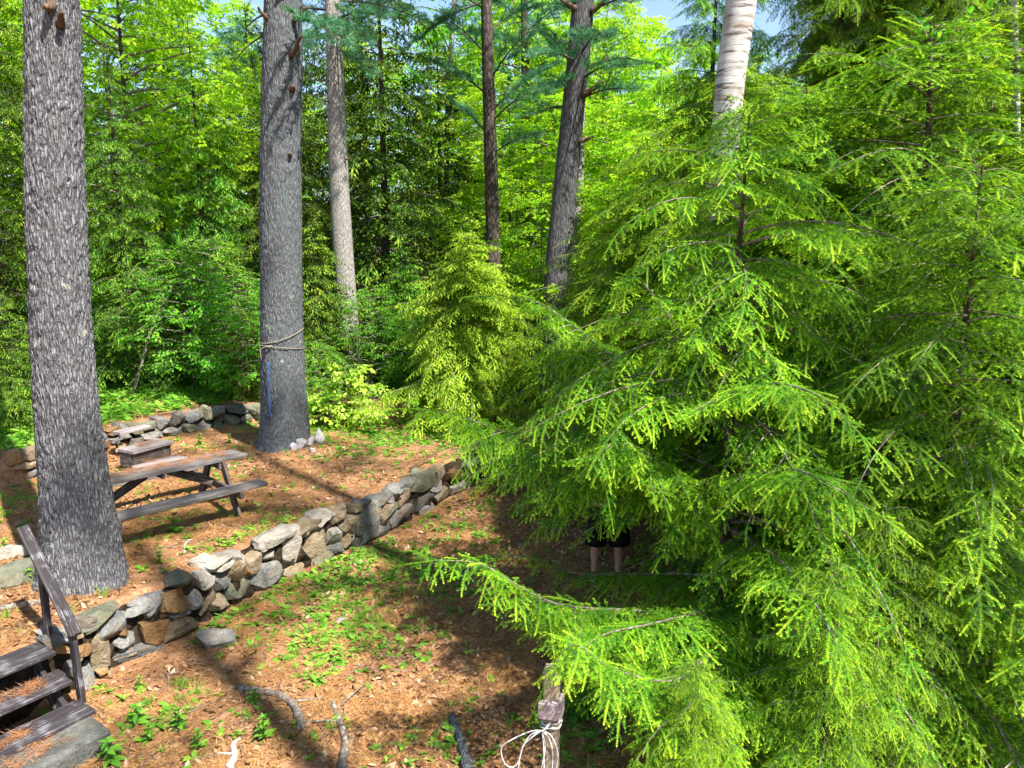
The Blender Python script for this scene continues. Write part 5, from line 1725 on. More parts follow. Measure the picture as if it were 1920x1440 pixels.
def sm(px, Y, rz, sc, label): return dup(hs, foot(px, Y), R(rz), sc, label, G_S)
sm(20, 13.4, 40, .62, 'young hemlock bush beside the rear stone wall at the picture edge')
sm(-60, 14.6, 140, .72, 'young hemlock at the very edge behind the hemlock bush')
sm(420, 18.2, 210, .9, 'young hemlock overhanging the beech saplings near the roped pine')
sm(250, 19.6, 300, 1.0, 'young hemlock behind the white bucket')
sm(470, 16.4, 20, .55, 'low hemlock shoot just behind the roped pine')
sm(1150, 18.0, 80, .75, 'young hemlock behind the split grey pine')
sm(1130, 16.6, 180, .55, 'low young hemlock at the foot of the leaning grey pine')
sm(760, 18.0, 90, .85, 'young hemlock in the shade behind the bushy sunlit one')
sm(1450, 14.2, 120, .70, 'young hemlock in the gloom beyond the big leaning birch')
sm(1620, 12.6, 250, .66, 'young hemlock under the tall dense hemlock')

# broadleaf trees and saplings
SBc = broad_tree(PB_BEECH, 3.2, 1.25, .35, 34, 14, .30)
print('beech', SBc.count())
p0 = foot(360, 16.6)
be = broad_thing('leafy beech sapling spreading flat layers over the rear wall', SBc, 3.0, .022, 'beech', p0, .4)
G_B = 'beech saplings under the trees'
def bs(px, Y, rz, sc, label): return dup(be, foot(px, Y), R(rz), sc, label, G_B)
bs(455, 16.0, 90, .85, 'beech sapling with pale leaves beside the roped pine')
bs(265, 17.2, 180, .80, 'beech sapling growing over the dark metal stand')
bs(410, 17.6, 260, 1.05, 'taller beech sapling behind the curved fallen limb')
bs(600, 15.4, 20, .55, 'short beech sapling between the roped pine and the bright shrub')
bs(190, 18.0, 320, .85, 'beech sapling half hidden by the thick pine trunk')
bs(1090, 19.0, 50, 1.25, 'beech sapling lit behind the split grey pine')
bs(1190, 17.0, 150, .95, 'beech sapling beyond the fallen branches')
bs(1010, 18.5, 230, 1.0, 'beech sapling right behind the bushy young hemlock')
bs(1270, 20.0, 280, 1.0, 'beech sapling deep between the grey pine and the leaning birch')
bs(700, 16.8, 190, .75, 'beech sapling shaded by the bushy young hemlock')
bs(80, 18.4, 10, .8, 'beech sapling in the dim wood beside the thick pine trunk')
SMb = broad_tree(PB_BEECH, 4.6, .7, 2.0, 16, 7, .2, 1.0, .25)
p0 = foot(1012, 16.9)
broad_thing('slender maple sapling holding loose sprays of leaves in front of the leaning grey pine', SMb, 4.5, .02, 'maple', p0, .9, name='maple_tree')
mp_ = [o for o in bpy.data.objects if o.name.startswith('maple_tree')][-1]
mp_.scale = ((topz(1030, 250, 16.9) - p0[2]) / 4.6,) * 3
SSh = broad_tree(PB_MAPLE, 1.35, .72, .12, 15, 6, .35, 1.3, .35)
p0 = foot(648, 15.3)
broad_thing('yellow green leafy shrub glowing in the sun beside the roped pine', SSh, 1.1, .014, 'shrub', p0, .3, cat='shrub', name='shrub')
sh = [o for o in bpy.data.objects if o.name.startswith('shrub')][-1]
dup(sh, foot(700, 14.9), R(100), .7, 'smaller yellow green shrub at the foot of the bushy young hemlock')
dup(sh, foot(612, 15.3), R(200), .80, 'yellow green shrub just behind the fallen dark branch')
# tall broadleaf trees
ST = broad_tree(PB_FAR, 13.0, 3.6, 1.0, 70, 46, .35, 1.2, .2)
print('tallbroad', ST.count())
p0 = foot(980, 27.0)
tb_ = broad_thing('sunlit maple with bright yellow green leaves behind the dark straight pine', ST, 12.5, .12, 'maple', p0, 0.2, name='maple_tree', trunk_mat='bark_dark')
G_M = 'sunlit broadleaf trees at the back of the wood'
def bt(px, Y, rz, sc, label): return dup(tb_, foot(px, Y), R(rz), sc, label, G_M)
bt(250, 25.0, 60, 1.0, 'yellow maple with its crown lit beside the top of the thick pine trunk')
bt(880, 33.0, 140, .95, 'sunlit maple behind the far pale birch trunk')
bt(1120, 24.0, 210, .80, 'sunlit maple just behind the leaning grey pine')
bt(1230, 21.0, 300, .66, 'sunlit maple between the grey pine and the big leaning birch')
bt(1060, 34.0, 20, .95, 'far sunlit maple between the thin brown pine and the grey pine')
bt(20, 27.0, 100, 1.0, 'sunlit maple at the outer edge of the wood')
bt(450, 33.0, 160, 1.0, 'far maple showing above the dark hemlocks beside the roped pine')
bt(1340, 30.0, 250, .72, 'maple low behind the big leaning birch')
bt(700, 37.0, 330, .95, 'far maple glimpsed above the slim pale pine')
bt(1750, 24.0, 330, .9, 'maple hidden behind the tall dense hemlock')
bt(1550, 30.0, 30, .8, 'far maple beyond the shadowy hemlock')
bt(-200, 31.0, 200, 1.0, 'far maple at the end of the wood past the rear wall')
bt(955, 23.0, 75, .62, 'low sunlit maple behind the tip of the bushy young hemlock')
bt(1035, 22.0, 195, .58, 'low sunlit maple between the thin brown pine and the leaning grey pine')
bt(1150, 28.0, 15, .85, 'sunlit maple behind the beech saplings right of the leaning grey pine')
bt(285, 20.6, 15, .98, 'yellow leaved maple reaching above the dark hemlock beside the thick pine trunk')
bt(1150, 17.2, 75, .56, 'leafy sunlit maple filling the light between the leaning grey pine and the hemlocks')
bt(1240, 15.6, 130, .52, 'leafy sunlit maple rising behind the slim pointed hemlock')
bt(1300, 14.0, 250, .50, 'leafy sunlit maple just behind the big leaning birch')
bt(1950, 20.0, 90, .8, 'maple behind the slender birch')
# far rows closing the view
SFm = hem_tree(PF_FAR, 12.0, 3.8, .5, 90, .9, .24, .2, .42, prof=.55)
p0 = foot(600, 40.0)
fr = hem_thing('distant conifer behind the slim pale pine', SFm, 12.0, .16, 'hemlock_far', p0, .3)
G_F = 'distant conifers along the far rise'
far_lab = 'distant conifer on the far rise, seen only in slits between nearer crowns'
fr['label'] = far_lab; fr['group'] = G_F
for k in range(44):
    px = -560 + k * 70 + rng.normal(0, 25); Y = 38 + 16 * rng.random()
    dup(fr, foot(px, Y), rng.random() * 6.28, .85 + .35 * rng.random(), far_lab, G_F)

# leafy birch twigs by the slender stem
Sx = broad_tree(PB_MAPLE, 1.1, .6, .1, 9, 8, .2, 1, .3)

# pine boughs on the trunks that show them
def boughs(T, items):
    """items: (start px,py) -> (end px,py), dy = how much nearer the end is"""
    C, rad = T[1], T[2]
    ys = np.array([proj(c)[1] for c in C]); o = np.argsort(ys)
    out = []
    for x0, y0, x1, y1, dy, r in items:
        Y0 = float(np.interp(y0, ys[o], C[o][:, 1]))
        a = at(x0, y0, Y0); b = at(x1, y1, Y0 + dy)
        m = (a + b) / 2 + np.array([0, 0, .06 * np.linalg.norm(b - a)])
        out.append((bez([a, m, b], 9), r))
    return out
def high_boughs(T, z0, z1, n_, ln):
    C = T[1]; out = []
    for i in range(n_):
        z = z0 + (z1 - z0) * i / n_; f = 1 - .65 * i / n_
        x = np.interp(z, C[:, 2], C[:, 0]); y = np.interp(z, C[:, 2], C[:, 1])
        th = i * 2.4 + rng.normal(0, .3); d = np.array([math.cos(th), math.sin(th), 0]); L = ln * f * rng.uniform(.8, 1.2)
        a = np.array([x, y, z])
        out.append((bez([a, a + d * L * .5 + np.array([0, 0, .12 * L]), a + d * L + np.array([0, 0, .02 * L])], 7), .02 + .02 * f))
    return out
def give_crown(T, bl, PTs, dens=1.0, tl=.5):
    o0 = np.array(T[0].location)
    S = pine_crown(bl, PTs, o0, dens, tl)
    obj('crown', S.mesh('crown', [M['pine_needle'], M['bark_dark']]), T[0])
    return S.count()
c_ = 0
c_ += give_crown(T3, boughs(T3, [(622, 40, 720, 30, -1.5, .03), (624, 70, 560, 95, -2.0, .03), (626, 90, 700, 140, -.8, .025), (620, 20, 520, 30, 1.0, .03), (622, -20, 760, -60, -1, .03), (622, -40, 480, -50, -1, .03), (630, 30, 690, 80, -1.5, .02), (622, 60, 470, 120, .5, .02), (622, 0, 800, 40, 1, .03)]) + high_boughs(T3, 10.2, 20, 16, 2.6), PT, 1.3, .6)
c_ += give_crown(T4, boughs(T4, [(917, 180, 800, 110, 1, .03), (918, 110, 830, 30, -1, .03), (919, 150, 990, 60, -1, .03), (920, 230, 1000, 170, -1, .03), (921, 260, 850, 190, 0, .025), (915, 60, 1010, 10, 1, .03), (914, 20, 800, -30, 0, .03), (921, 290, 1010, 250, -1, .025), (920, 210, 1040, 120, .6, .03), (914, 0, 760, 90, -.5, .03)]) + high_boughs(T4, 10.5, 20, 14, 2.6), PT, 1.6, .65)
c_ += give_crown(T5, boughs(T5, [(986, 210, 1060, 150, -1, .025), (986, 190, 930, 130, 0, .025), (986, 160, 1070, 60, 1, .025), (985, 90, 890, 60, 1, .025), (986, 60, 1080, 0, -1, .025), (986, 250, 1060, 230, -1, .02), (985, 40, 900, -10, .5, .03)]) + high_boughs(T5, 11.5, 21, 12, 2.6), PT_FAR, 1.4, .65)
c_ += give_crown(T6, boughs(T6, [(1086, 150, 1180, 120, -1.5, .03), (1088, 120, 1010, 100, -1.2, .03), (1086, 185, 1190, 165, -.8, .03), (1092, 30, 1210, -10, -1, .03), (1090, 20, 1000, -30, 0, .03), (1082, 150, 1020, 170, -1, .025), (1086, 110, 1130, 60, -2, .025), (1080, 200, 990, 215, .4, .025), (1084, 140, 1000, 40, .8, .03)]) + high_boughs(T6, 9.5, 23, 18, 3.0), PT, 1.4, .6)
c_ += give_crown(T1, high_boughs(T1, 12, 23.5, 22, 3.8), PT_FAR, .6, .7)
c_ += give_crown(T2, boughs(T2, [(560, 10, 640, 80, -.6, .02), (556, 40, 620, 60, -1, .02), (505, 60, 430, 125, .6, .02), (508, 20, 440, 80, 1.0, .02)]) + high_boughs(T2, 12, 26, 22, 3.6), PT_FAR, .6, .7)
print('pine', c_)
for T, z0, z1, n_, l in ((T8, 9, 23, 14, 2.6), (T9, 9, 23, 14, 2.4)):
    give_crown(T, high_boughs(T, z0, z1, n_, l), PT_FAR, .6, .8)
# a pine outside the view whose sparse crown throws the dapple over the terrace
def shade_pine(x, y, label, z0, z1, n_, ln):
    g = hz(x, y); C = np.array([[x, y, g - .1], [x, y, g + 12], [x, y, g + 28]])
    root = thing('pine_tree', label, 'tree', (x, y, g))
    rad = np.array([.26, .2, .05])
    obj('trunk', trunk_mesh('trunk', C - np.array(root.location), rad, 32, M['bark'], 40), root)
    T = (root, C, rad)
    give_crown(T, high_boughs(T, g + z0, g + z1, n_, ln), PT_FAR, .75, .7)
shade_pine(8.0, 0.0, 'very tall pine whose high boughs dapple the terrace', 17.0, 27.0, 15, 3.2)
shade_pine(7.4, -3.6, 'tall pine out of view whose boughs throw broken shade over the clearing', 17.0, 26.0, 9, 3.0)
# leaf crowns of the birches, mostly above the view
def birch_crown(T, z0, z1, n_, ln, PB=PB_BEECH, k=26):
    C = T[1]; o0 = np.array(T[0].location); S = Soup(); O, D = [], []
    for path, r in high_boughs(T, z0, z1, n_, ln):
        P = np.asarray(path) - o0
        S.wood(P, np.linspace(r * .7, .004, len(P)), 5)
        for q_ in range(k):
            u = .2 + .8 * rng.random(); x = u * (len(P) - 1.001); kk = int(x); b = P[kk] + (P[kk + 1] - P[kk]) * (x - kk)
            O.append(b + rng.normal(0, .16, 3)); D.append(unit(rng.normal(0, 1, 3) * np.array([1, 1, .3]) + np.array([0, 0, -.25])))
    O = np.array(O); D = np.array(D); A = frames(D, np.array([0, 0, 1.0]), rng.normal(0, .3, len(D))); w = rng.integers(0, len(PB), len(O))
    for j in range(len(PB)):
        S.place(PB[j], O[w == j], A[w == j], rng.uniform(.8, 1.2, (w == j).sum()), .15)
    obj('crown', S.mesh('crown', [M['beech'], M['twig']]), T[0])
birch_crown(T10, 11.0, 14.8, 9, 1.8, PB_BEECH, 14)
birch_crown(T11, 6.0, 9.8, 12, .9, PB_BIG, 7)
birch_crown(T7, 9, 19.5, 18, 2.4, PB_FAR, 22)
obj('crown', pine_crown(high_boughs(T6b, 7.5, 11.8, 9, 1.6), PT, np.array(T6b[0].location), .7, .5).mesh('crown', [M['pine_needle'], M['bark_dark']]), T6b[0])
# ------------------------------------------------------------------ litter and low plants
def scatter(n_, xr, yr, dens=None):
    x = rng.uniform(*xr, n_); y = rng.uniform(*yr, n_)
    z = height(x, y)
    P = np.stack([x, y, z], 1)
    if dens is not None:
        px, py, dep = proj(P)
        keep = (rng.random(n_) < dens(px, py, P)) & (dep > .5)
        P = P[keep]
    return P
def in_view(px, py, P): return ((px > -80) & (px < 2000) & (py < 1560) & (py > 560)).astype(float)
def slope_ok(P):
    s1 = sdist(P[:, :2], W1L); s2 = sdist(P[:, :2], W2L)
    ok = ((s1 < -.04) | (s1 > .30) | (P[:, 0] > 1.2)) & ((s2 < -.06) | (s2 > .26))
    return P[ok]
def ground_axes(n_, tilt=.2):
    th = rng.random(n_) * 2 * PI
    D = np.stack([np.cos(th), np.sin(th), rng.normal(0, tilt, n_)], 1)
    up = np.stack([rng.normal(0, tilt * 1.2, n_), rng.normal(0, tilt * 1.2, n_), np.ones(n_)], 1)
    D /= np.linalg.norm(D, axis=1)[:, None]
    Y = np.cross(up, D); Y /= np.linalg.norm(Y, axis=1)[:, None]
    return np.stack([D, Y, np.cross(D, Y)], 1)
def noise_mask(P, f, lo, hi, g=vn3):
    return sst(lo, hi, g.fbm(P[:, 0] * f + 40, P[:, 1] * f + 40, 3))
def one_leaf(L, w, curl, fold, pts):
    S = Soup(); S.add(leaf_tris(L, w, fold, curl, pts), 0, .5); return S.proto()
# dead leaves
pl = [one_leaf(.075, .045, c, f, 3) for c, f in ((.3, .3), (-.4, .5), (.6, -.3), (-.2, -.4), (.1, .8))]
S = Soup()
P = slope_ok(scatter(150000, (-9, 7), (4.2, 18), lambda a, b, Q: in_view(a, b, Q) * np.clip(.05 + .5 * noise_mask(Q, .9, -.05, .2) + .3 * sst(.4, -.6, sdist(Q[:, :2], W1L)), 0, 1) * np.clip(9 / Q[:, 1], .25, 1)))
P[:, 2] += .008
A = ground_axes(len(P), .32); w = rng.integers(0, len(pl), len(P))
for j in range(len(pl)):
    m = w == j; S.place(pl[j], P[m], A[m], rng.uniform(.5, 1.15, m.sum()), .28)
tag(obj('dead_leaves', S.mesh('dead_leaves', [M['deadleaf']])), 'fallen brown and tan leaves strewn over the ground', 'leaf litter', kind='stuff')
print('deadleaves', len(P))
# pine needle litter
nd = Soup()
for i in range(14):
    a = rng.normal(0, .9); o = np.array([rng.normal(0, .035), rng.normal(0, .035), .004 + .012 * rng.random()])
    d = np.array([math.cos(a), math.sin(a), rng.normal(0, .12)]); s = np.array([-d[1], d[0], 0]) * .0016; L = rng.uniform(.07, .12)
    nd.add([[o - s, o + s, o + d * L], ], 0, np.clip(rng.normal(.55, .25), 0, 1))
ndp = nd.proto()
S = Soup()
P = slope_ok(scatter(85000, (-8, 5), (4.2, 15), lambda a, b, Q: in_view(a, b, Q) * (.18 + .75 * noise_mask(Q, 1.3, -.12, .15, vn)) * np.clip((8.5 / Q[:, 1]) ** 1.5, .12, 1)))
P[:, 2] += .004
S.place(ndp, P, ground_axes(len(P), .12), rng.uniform(.7, 1.2, len(P)), .22)
tag(obj('pine_needles', S.mesh('pine_needles', [M['deadneedle']])), 'orange fallen pine needles carpeting the ground', 'needle litter', kind='stuff')
print('needleclumps', len(P))
# needles lying on the table, steps and treads
S = Soup()
def on_board(c, u, v, L, W, n_, up=.004):
    Q = np.asarray(c) + np.outer(rng.uniform(-.5, .5, n_) * L, u) + np.outer(rng.uniform(-.5, .5, n_) * W, v)
    Q[:, 2] += up
    A = ground_axes(n_, .04); S.place(ndp, Q, A, rng.uniform(.6, 1.0, n_), .2)
on_board(tpt(-.1, .84, .746), tu, tp, LT * .92, .30, 260)
on_board(tpt(0, 1.61, .456), tu, tp, LT * .9, .2, 40)
on_board(c2 - su * .5 + sa * .17, su, sa, .7, .16, 60)
on_board(c3 - su * .75 + sa * .14, su, sa, .5, .14, 40)
on_board(c_ * 0 + on(289, 832, .40) + ga_ * .12, gu, ga_, .5, .25, 40)
on_board(on(305, 862, .19) + ga_ * .14, gu, ga_, .6, .22, 40)
on_board(mid * np.array([1, 1, 0]) + Z * (-.60 + .205) - su * .1, su, sa, .8, .42, 90)
tag(obj('fallen_needles', S.mesh('fallen_needles', [M['deadneedle']])), 'orange pine needles lying on the picnic table, steps and stair treads', 'needle litter', kind='stuff')

# ground cover
def rosette(k, L, w, el=.5, pts=3):
    S = Soup()
    for i in range(k):
        a = i * 2.4 + rng.normal(0, .3); e = rng.normal(el, .22)
        d = np.array([[math.cos(a) * math.cos(e), math.sin(a) * math.cos(e), math.sin(e)]])
        A = frames(d, np.array([0, 0, 1.0]), np.array([rng.normal(0, .3)]))[0]
        s = rng.uniform(.6, 1.15)
        S.add(leaf_tris(L * s, w * s, .15, .5, pts) @ A + np.array([0, 0, .015 * i / k]), 0, np.clip(rng.normal(.5, .25), 0, 1))
    return S.proto()
PR = [rosette(k, L, w, e) for k, L, w, e in ((4, .05, .032, .45), (5, .042, .03, .5), (6, .06, .03, .6), (3, .045, .036, .3), (7, .05, .02, .8))]
BL = [(590, 1120, 150, 100, 2.6), (700, 1090, 120, 60, 1.6), (470, 1100, 60, 40, .7), (840, 1000, 120, 60, .5), (560, 1200, 100, 50, .55), (330, 985, 60, 40, .45), (480, 985, 60, 40, .4), (450, 1360, 150, 70, .25), (260, 1340, 80, 60, .35),
      (740, 795, 190, 45, 1.6), (640, 840, 90, 30, .45), (900, 1400, 140, 80, .35), (760, 850, 100, 30, .5), (380, 1030, 60, 30, .35), (1080, 1380, 120, 80, .35), (430, 880, 60, 20, .25), (40, 960, 60, 60, .3), (30, 830, 60, 20, .6), (850, 1090, 120, 50, .25)]
def cover(px, py, Q):
    d = np.full(len(px), .015)
    for x, y, a, b, s in BL:
        d = np.maximum(d, s * np.exp(-((px - x) / a) ** 2 - ((py - y) / b) ** 2))
    s2 = sdist(Q[:, :2], W2L)
    d = np.maximum(d, .9 * sst(.4, 1.2, s2) * np.clip(15 / Q[:, 1], .3, 1) ** 1.5)
    return np.clip(d * (.3 + 1.1 * noise_mask(Q, 1.6, -.1, .12, vn2)), 0, 1)
S = Soup()
P = slope_ok(scatter(80000, (-11, 6), (4.2, 24), lambda a, b, Q: in_view(a, b, Q) * cover(a, b, Q)))
w = rng.integers(0, len(PR), len(P)); A = ground_axes(len(P), .08)
sc_n = rng.uniform(.8, 1.75, len(P)) * (1 + .9 * (sdist(P[:, :2], W2L) > 0))
for j in range(len(PR)):
    m = w == j; S.place(PR[j], P[m], A[m], sc_n[m], .18)
tag(obj('ground_cover', S.mesh('ground_cover', [M['herb']])), 'low green seedlings and ground cover plants', 'ground cover', kind='stuff')
print('cover', len(P))
# grass
gb = Soup()
for i in range(16):
    a = rng.random() * 6.28; o = np.array([rng.normal(0, .02), rng.normal(0, .02), 0]); L = rng.uniform(.07, .16); d = np.array([math.cos(a), math.sin(a), 0]); s = np.array([-d[1], d[0], 0]) * .0022
    m_ = o + d * L * .25 + np.array([0, 0, L * .7]); e = o + d * L * .8 + np.array([0, 0, L * .8])
    gb.add([[o - s, o + s, m_ + s], [o - s, m_ + s, m_ - s], [m_ - s, m_ + s, e]], 0, np.clip(rng.normal(.45, .2), 0, 1))
gbp = gb.proto()
S = Soup()
P = slope_ok(scatter(26000, (-10, 4), (4.5, 22), lambda a, b, Q: in_view(a, b, Q) * np.clip(.012 + .55 * sst(.4, 1.0, sdist(Q[:, :2], W2L)) * noise_mask(Q, .9, -.1, .1) + .5 * np.exp(-((a - 340) / 40) ** 2 - ((b - 1305) / 22) ** 2) + .25 * np.exp(-((a - 650) / 90) ** 2 - ((b - 1150) / 60) ** 2), 0, 1)))
S.place(gbp, P, ground_axes(len(P), .1), rng.uniform(.6, 1.3, len(P)), .15)
tag(obj('grass', S.mesh('grass', [M['herb']])), 'thin tufts of forest grass', 'grass', kind='stuff')
print('grass', len(P))
# fine twigs
S = Soup()
P = slope_ok(scatter(2600, (-7, 5), (4.2, 15), lambda a, b, Q: in_view(a, b, Q) * np.clip(8 / Q[:, 1], .2, 1) * (.35 + .5 * noise_mask(Q, .8, -.1, .2))))
for p in P:
    a = rng.random() * 6.28; L = rng.uniform(.08, .45); d = np.array([math.cos(a), math.sin(a), 0]); s = np.array([-d[1], d[0], 0])
    pts = [p + d * L * t + s * rng.normal(0, .05 * L) + Z * (.012 + .02 * rng.random()) for t in (0, .35, .7, 1)]
    S.wood(bez(pts, 6), np.linspace(rng.uniform(.0025, .006), .0015, 6), 4, rng.integers(0, 2))
tag(obj('twigs', S.mesh('twigs', [M['twig'], M['twig_brown']])), 'small dry twigs scattered over the needles', 'twigs', kind='stuff')

# fallen branches one can tell apart
def branch(label, pts, r0, r1, mat, side=(), n_=22, name='fallen_branch', cat='branch', group=None, lift=0.0):
    Q = []
    for i, (x, y, z) in enumerate(pts):
        p = on(x, y, z); Q.append(p)
    Q = np.array(Q)
    B = bez(Q, n_)
    rr = np.linspace(r0, r1, n_)
    if lift == 0.0:
        B[:, 2] = height(B[:, 0], B[:, 1]) + rr * .7
    else:
        B[:, 2] += lift
    o0 = B[0].copy()
    mb = MB(); mb.tube(B - o0, rr * (1 + .10 * np.sin(np.arange(n_) * 1.7)), 9, .05)
    for t, ang, ln, r, up in side:
        k = int(t * (n_ - 1)); d = unit(B[min(k + 1, n_ - 1)] - B[k - 1]); s = np.array([-d[1], d[0], 0])
        dd = unit(d * math.cos(R(ang)) + s * math.sin(R(ang)) + Z * up)
        pp = B[k] - o0 + np.outer(np.linspace(0, 1, 8) * ln, dd) + np.outer(np.linspace(0, 1, 8) ** 2 * ln * .15, s) - np.outer(np.linspace(0, 1, 8) ** 2 * ln * up * .9, Z)
        mb.tube(pp, np.linspace(r, r * .4, 8), 6, .05)
    o = mb.build(name, M[mat], None, True, (0, 0, 0)); o.location = o0.tolist()
    return tag(o, label, cat, group)
branch('forked grey dead limb lying upright towards the viewer on the sunny needles', [(648, 1470, -.6), (642, 1430, -.6), (648, 1390, -.6), (634, 1350, -.6), (622, 1320, -.6)], .050, .018, 'twig', [(.75, 70, .35, .012, .1), (.9, -60, .5, .012, .1), (.5, -70, .12, .012, .2)], name='fallen_branch')
branch('long thin brown stick lying across the pale forked root', [(262, 1440, -.6), (330, 1395, -.6), (440, 1362, -.6), (500, 1338, -.6), (560, 1328, -.6), (620, 1326, -.6)], .014, .007, 'twig_brown', [(.45, 35, .4, .006, .1), (.6, -30, .35, .006, .1), (.3, -50, .25, .005, .1)])
branch('pale smooth surface root curving down below the sunny patch', [(448, 1292, -.6), (500, 1300, -.6), (540, 1318, -.6), (560, 1345, -.6), (566, 1372, -.6)], .028, .040, 'twig', [(.55, 50, .3, .02, .0)], name='root', cat='root')
branch('lichen crusted log end in the shade left of the wooden post', [(884, 1480, -.6), (872, 1420, -.6), (860, 1380, -.6), (846, 1345, -.6)], .055, .030, 'bark_lichen', [(.7, 40, .2, .012, .2)], name='log', cat='log')
branch('thin straight stick behind the log end near the wooden post', [(800, 1340, -.6), (900, 1325, -.6), (1010, 1300, -.6)], .008, .006, 'twig_brown')
branch('curved brown twig arching in the sunniest needles', [(628, 1225, -.6), (622, 1250, -.6), (640, 1268, -.6), (665, 1276, -.6), (668, 1310, -.6)], .010, .006, 'twig', [(.6, 80, .4, .006, .1)])
branch('long pale twig lying flat in the sunny patch', [(660, 1242, -.6), (700, 1252, -.6), (760, 1256, -.6)], .007, .004, 'twig', [(.5, -50, .3, .004, .1)])
branch('slanting pale twig crossing the sunny patch', [(700, 1290, -.6), (740, 1258, -.6), (760, 1250, -.6)], .006, .004, 'twig')
branch('dark twig with side shoots in the patch of shade below the wall', [(660, 1215, -.6), (720, 1195, -.6), (780, 1190, -.6), (850, 1196, -.6)], .009, .005, 'twig', [(.3, 40, .3, .005, .1), (.6, -40, .3, .005, .1), (.5, 60, .2, .004, .1)])
branch('weathered white stub of root near the lower picture edge', [(430, 1440, -.6), (440, 1420, -.6), (438, 1400, -.6), (452, 1385, -.6)], .035, .012, 'birch', [(.4, 60, .15, .015, .1)], name='root', cat='root')
branch('dark fallen branch leaning out from behind the roped pine', [(560, 745, .1), (590, 768, .05), (624, 792, 0)], .045, .035, 'bark_dark', lift=.10)
branch('curved grey fallen limb in the green growth behind the rear wall', [(310, 706, .50), (370, 704, .55), (420, 712, .5), (445, 720, .42), (472, 735, .38)], .030, .050, 'twig', [(.2, 40, .6, .015, .1)], lift=.12)
branch('dead brown branch lying on top of the long stone wall', [(768, 885, 0.02), (790, 872, .05), (815, 857, .1), (828, 842, .16)], .018, .010, 'twig_brown', [(.5, 40, .3, .008, .2), (.7, -40, .25, .008, .2)], lift=.06)
branch('short pale stick lying behind the stair rail on the terrace edge', [(2, 1148, 0), (60, 1140, 0), (108, 1132, 0)], .032, .026, 'twig')
branch('white curved twig on the terrace in front of the picnic table', [(346, 1040, 0), (346, 1028, 0), (352, 1018, 0), (360, 1014, 0)], .012, .009, 'birch')
branch('thin stick lying on the terrace needles pointing to the pine trunk', [(284, 1034, 0), (320, 1030, 0), (345, 1028, 0)], .009, .007, 'twig')
p_ = [at(286, 612, 16.4), at(300, 580, 16.6), at(318, 548, 16.9), at(324, 535, 17.0)]
mb = MB(); o0 = p_[0] * 1.0; gz_ = hz(o0[0], o0[1]); low = np.array([o0[0] - .45, o0[1] - .3, gz_])
mb.tube(bez([low - low] + [q_ - low for q_ in p_], 20), np.linspace(.035, .02, 20), 8, .06)
o = mb.build('dead_stem', M['twig'], None, True, (0, 0, 0)); o.location = low.tolist()
tag(o, 'pale dead stem leaning diagonally among the beech saplings', 'dead stem')
branch('fallen grey log with broken side limbs under the leaning birch', [(1320, 680, .25), (1290, 676, .25), (1255, 670, .3), (1230, 668, .32), (1190, 690, .3)], .075, .04, 'twig', [(.3, 35, .9, .03, .5), (.5, -40, .8, .025, .6), (.6, 70, .5, .02, .4), (.7, 20, 1.0, .03, .5)], lift=.12, name='log', cat='log')
branch('upturned mat of roots beside the fallen grey log', [(1236, 690, .5), (1232, 668, .62), (1240, 655, .7)], .05, .02, 'twig_brown', [(.2, a, .38, .010, u) for a, u in ((0, .5), (60, .2), (120, .4), (200, -.3), (260, .1), (320, -.5), (150, -.6), (30, -.4))], lift=.02, name='root_plate', cat='roots')

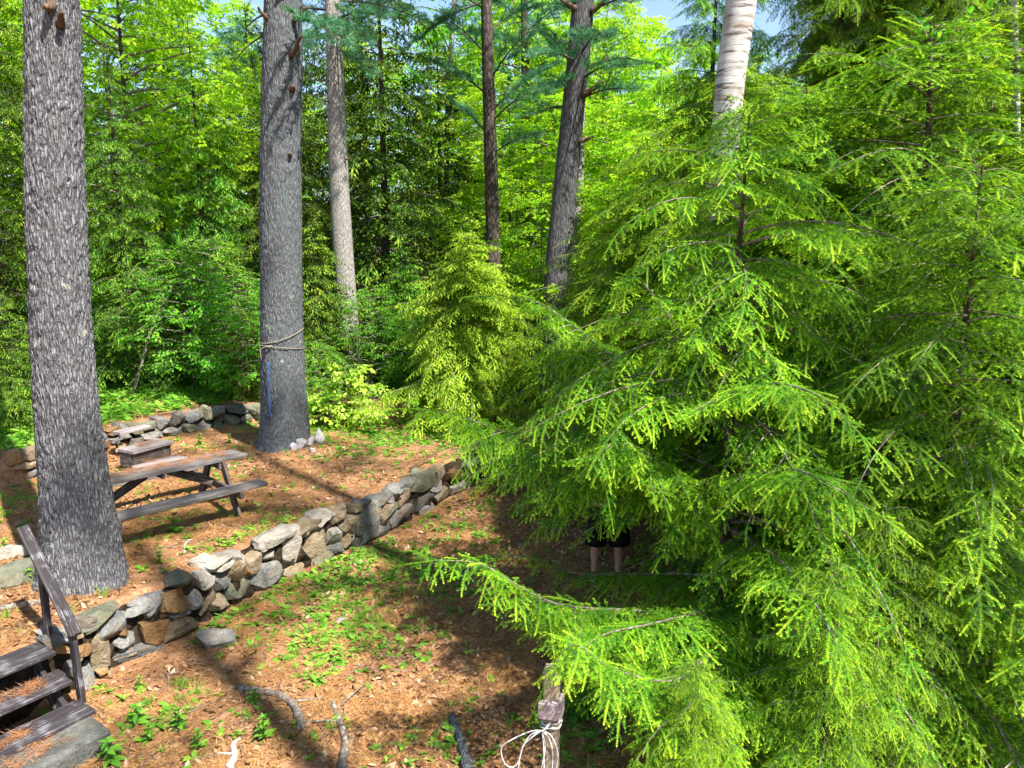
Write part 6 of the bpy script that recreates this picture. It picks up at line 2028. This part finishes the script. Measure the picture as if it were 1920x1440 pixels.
# small plants one can point to
PL_ = [rosette(k, L, w, e, 4) for k, L, w, e in ((9, .11, .055, .75), (7, .13, .06, .6), (11, .09, .035, .9))]
def herb(px, py, z, sc, j, label, rz=0.0):
    p = on(px, py, z); zz = hz(p[0], p[1])
    S = Soup()
    for lv in range(3):
        a = lv * .8; A = np.array([[[math.cos(a), math.sin(a), 0], [-math.sin(a), math.cos(a), 0], [0, 0, 1]]])
        S.place(PL_[j], np.array([[0, 0, .02 + .07 * lv]]), A, np.array([1.0 - .22 * lv]), .1)
    S.wood(np.array([[0, 0, -.02], [0.005, 0, .09], [0, 0.004, .18]]), [.004, .003, .002], 4)
    o = obj('seedling_plant', S.mesh('seedling_plant', [M['herb'], M['twig_brown']]), None, (p[0], p[1], zz))
    o.rotation_euler = (0, 0, rz); o.scale = (sc,) * 3
    return tag(o, label, 'plant', 'leafy plants dotted over the needles')
herb(328, 998, 0, 1.5, 0, 'leafy bright plant growing right in front of the picnic bench')
herb(205, 1432, -.6, 1.2, 1, 'broad leaved plant growing against the end of the stone slab')
herb(495, 1385, -.6, 1.25, 0, 'dark green bushy plant beside the forked dead limb', .7)
herb(258, 1362, -.6, 1.1, 1, 'leafy plant on the needles beside the lowest stair tread', 1.2)
herb(280, 1395, -.6, .9, 0, 'plant just in front of the leafy one near the stone slab', 2.2)
herb(336, 1372, -.6, 1.1, 2, 'spreading plant between the stair and the long thin stick', .2)
herb(372, 1405, -.6, 1.0, 0, 'low plant in front of the long thin stick', .9)
herb(478, 1320, -.6, .8, 1, 'small plant beside the pale smooth root', 3.0)
herb(602, 1285, -.6, .6, 2, 'tiny yellow green plant alone on the sunny needles', 1.0)
herb(262, 1295, -.6, .7, 2, 'little tuft at the foot of the big base stone of the wall', 1.9)
herb(300, 1060, 0, .8, 2, 'grassy tuft on the terrace between the trunk and the wall', .5)
herb(276, 1010, 0, .8, 2, 'tuft close to the near leg of the picnic bench', 2.5)
herb(52, 1075, .15, .8, 1, 'small leafy plant on the grey boulder by the stair rail', .1)
herb(375, 830, .05, 1.3, 2, 'yellow green plant at the foot of the rear wall', .8)
herb(430, 828, .05, 1.0, 0, 'bright small plant on the needles before the rear wall', 1.7)
herb(700, 820, .0, 1.2, 2, 'fresh green plant under the bushy young hemlock', .3)
herb(1100, 1330, -.6, 1.6, 1, 'shaded broad leaved plant just behind the wooden post', .6)
herb(1075, 1345, -.6, 1.5, 1, 'drooping broad leaved plant next to the wooden post', 1.6)
herb(10, 1040, 0, 1.2, 0, 'leafy plant in the shadow of the thick pine trunk', 2.0)
herb(650, 1085, -.6, .9, 0, 'dark leaved plant among seedlings beneath the long wall', 2.0)
herb(1390, 860, 0, .8, 0, 'plant under the birch', 1.0) if False else None
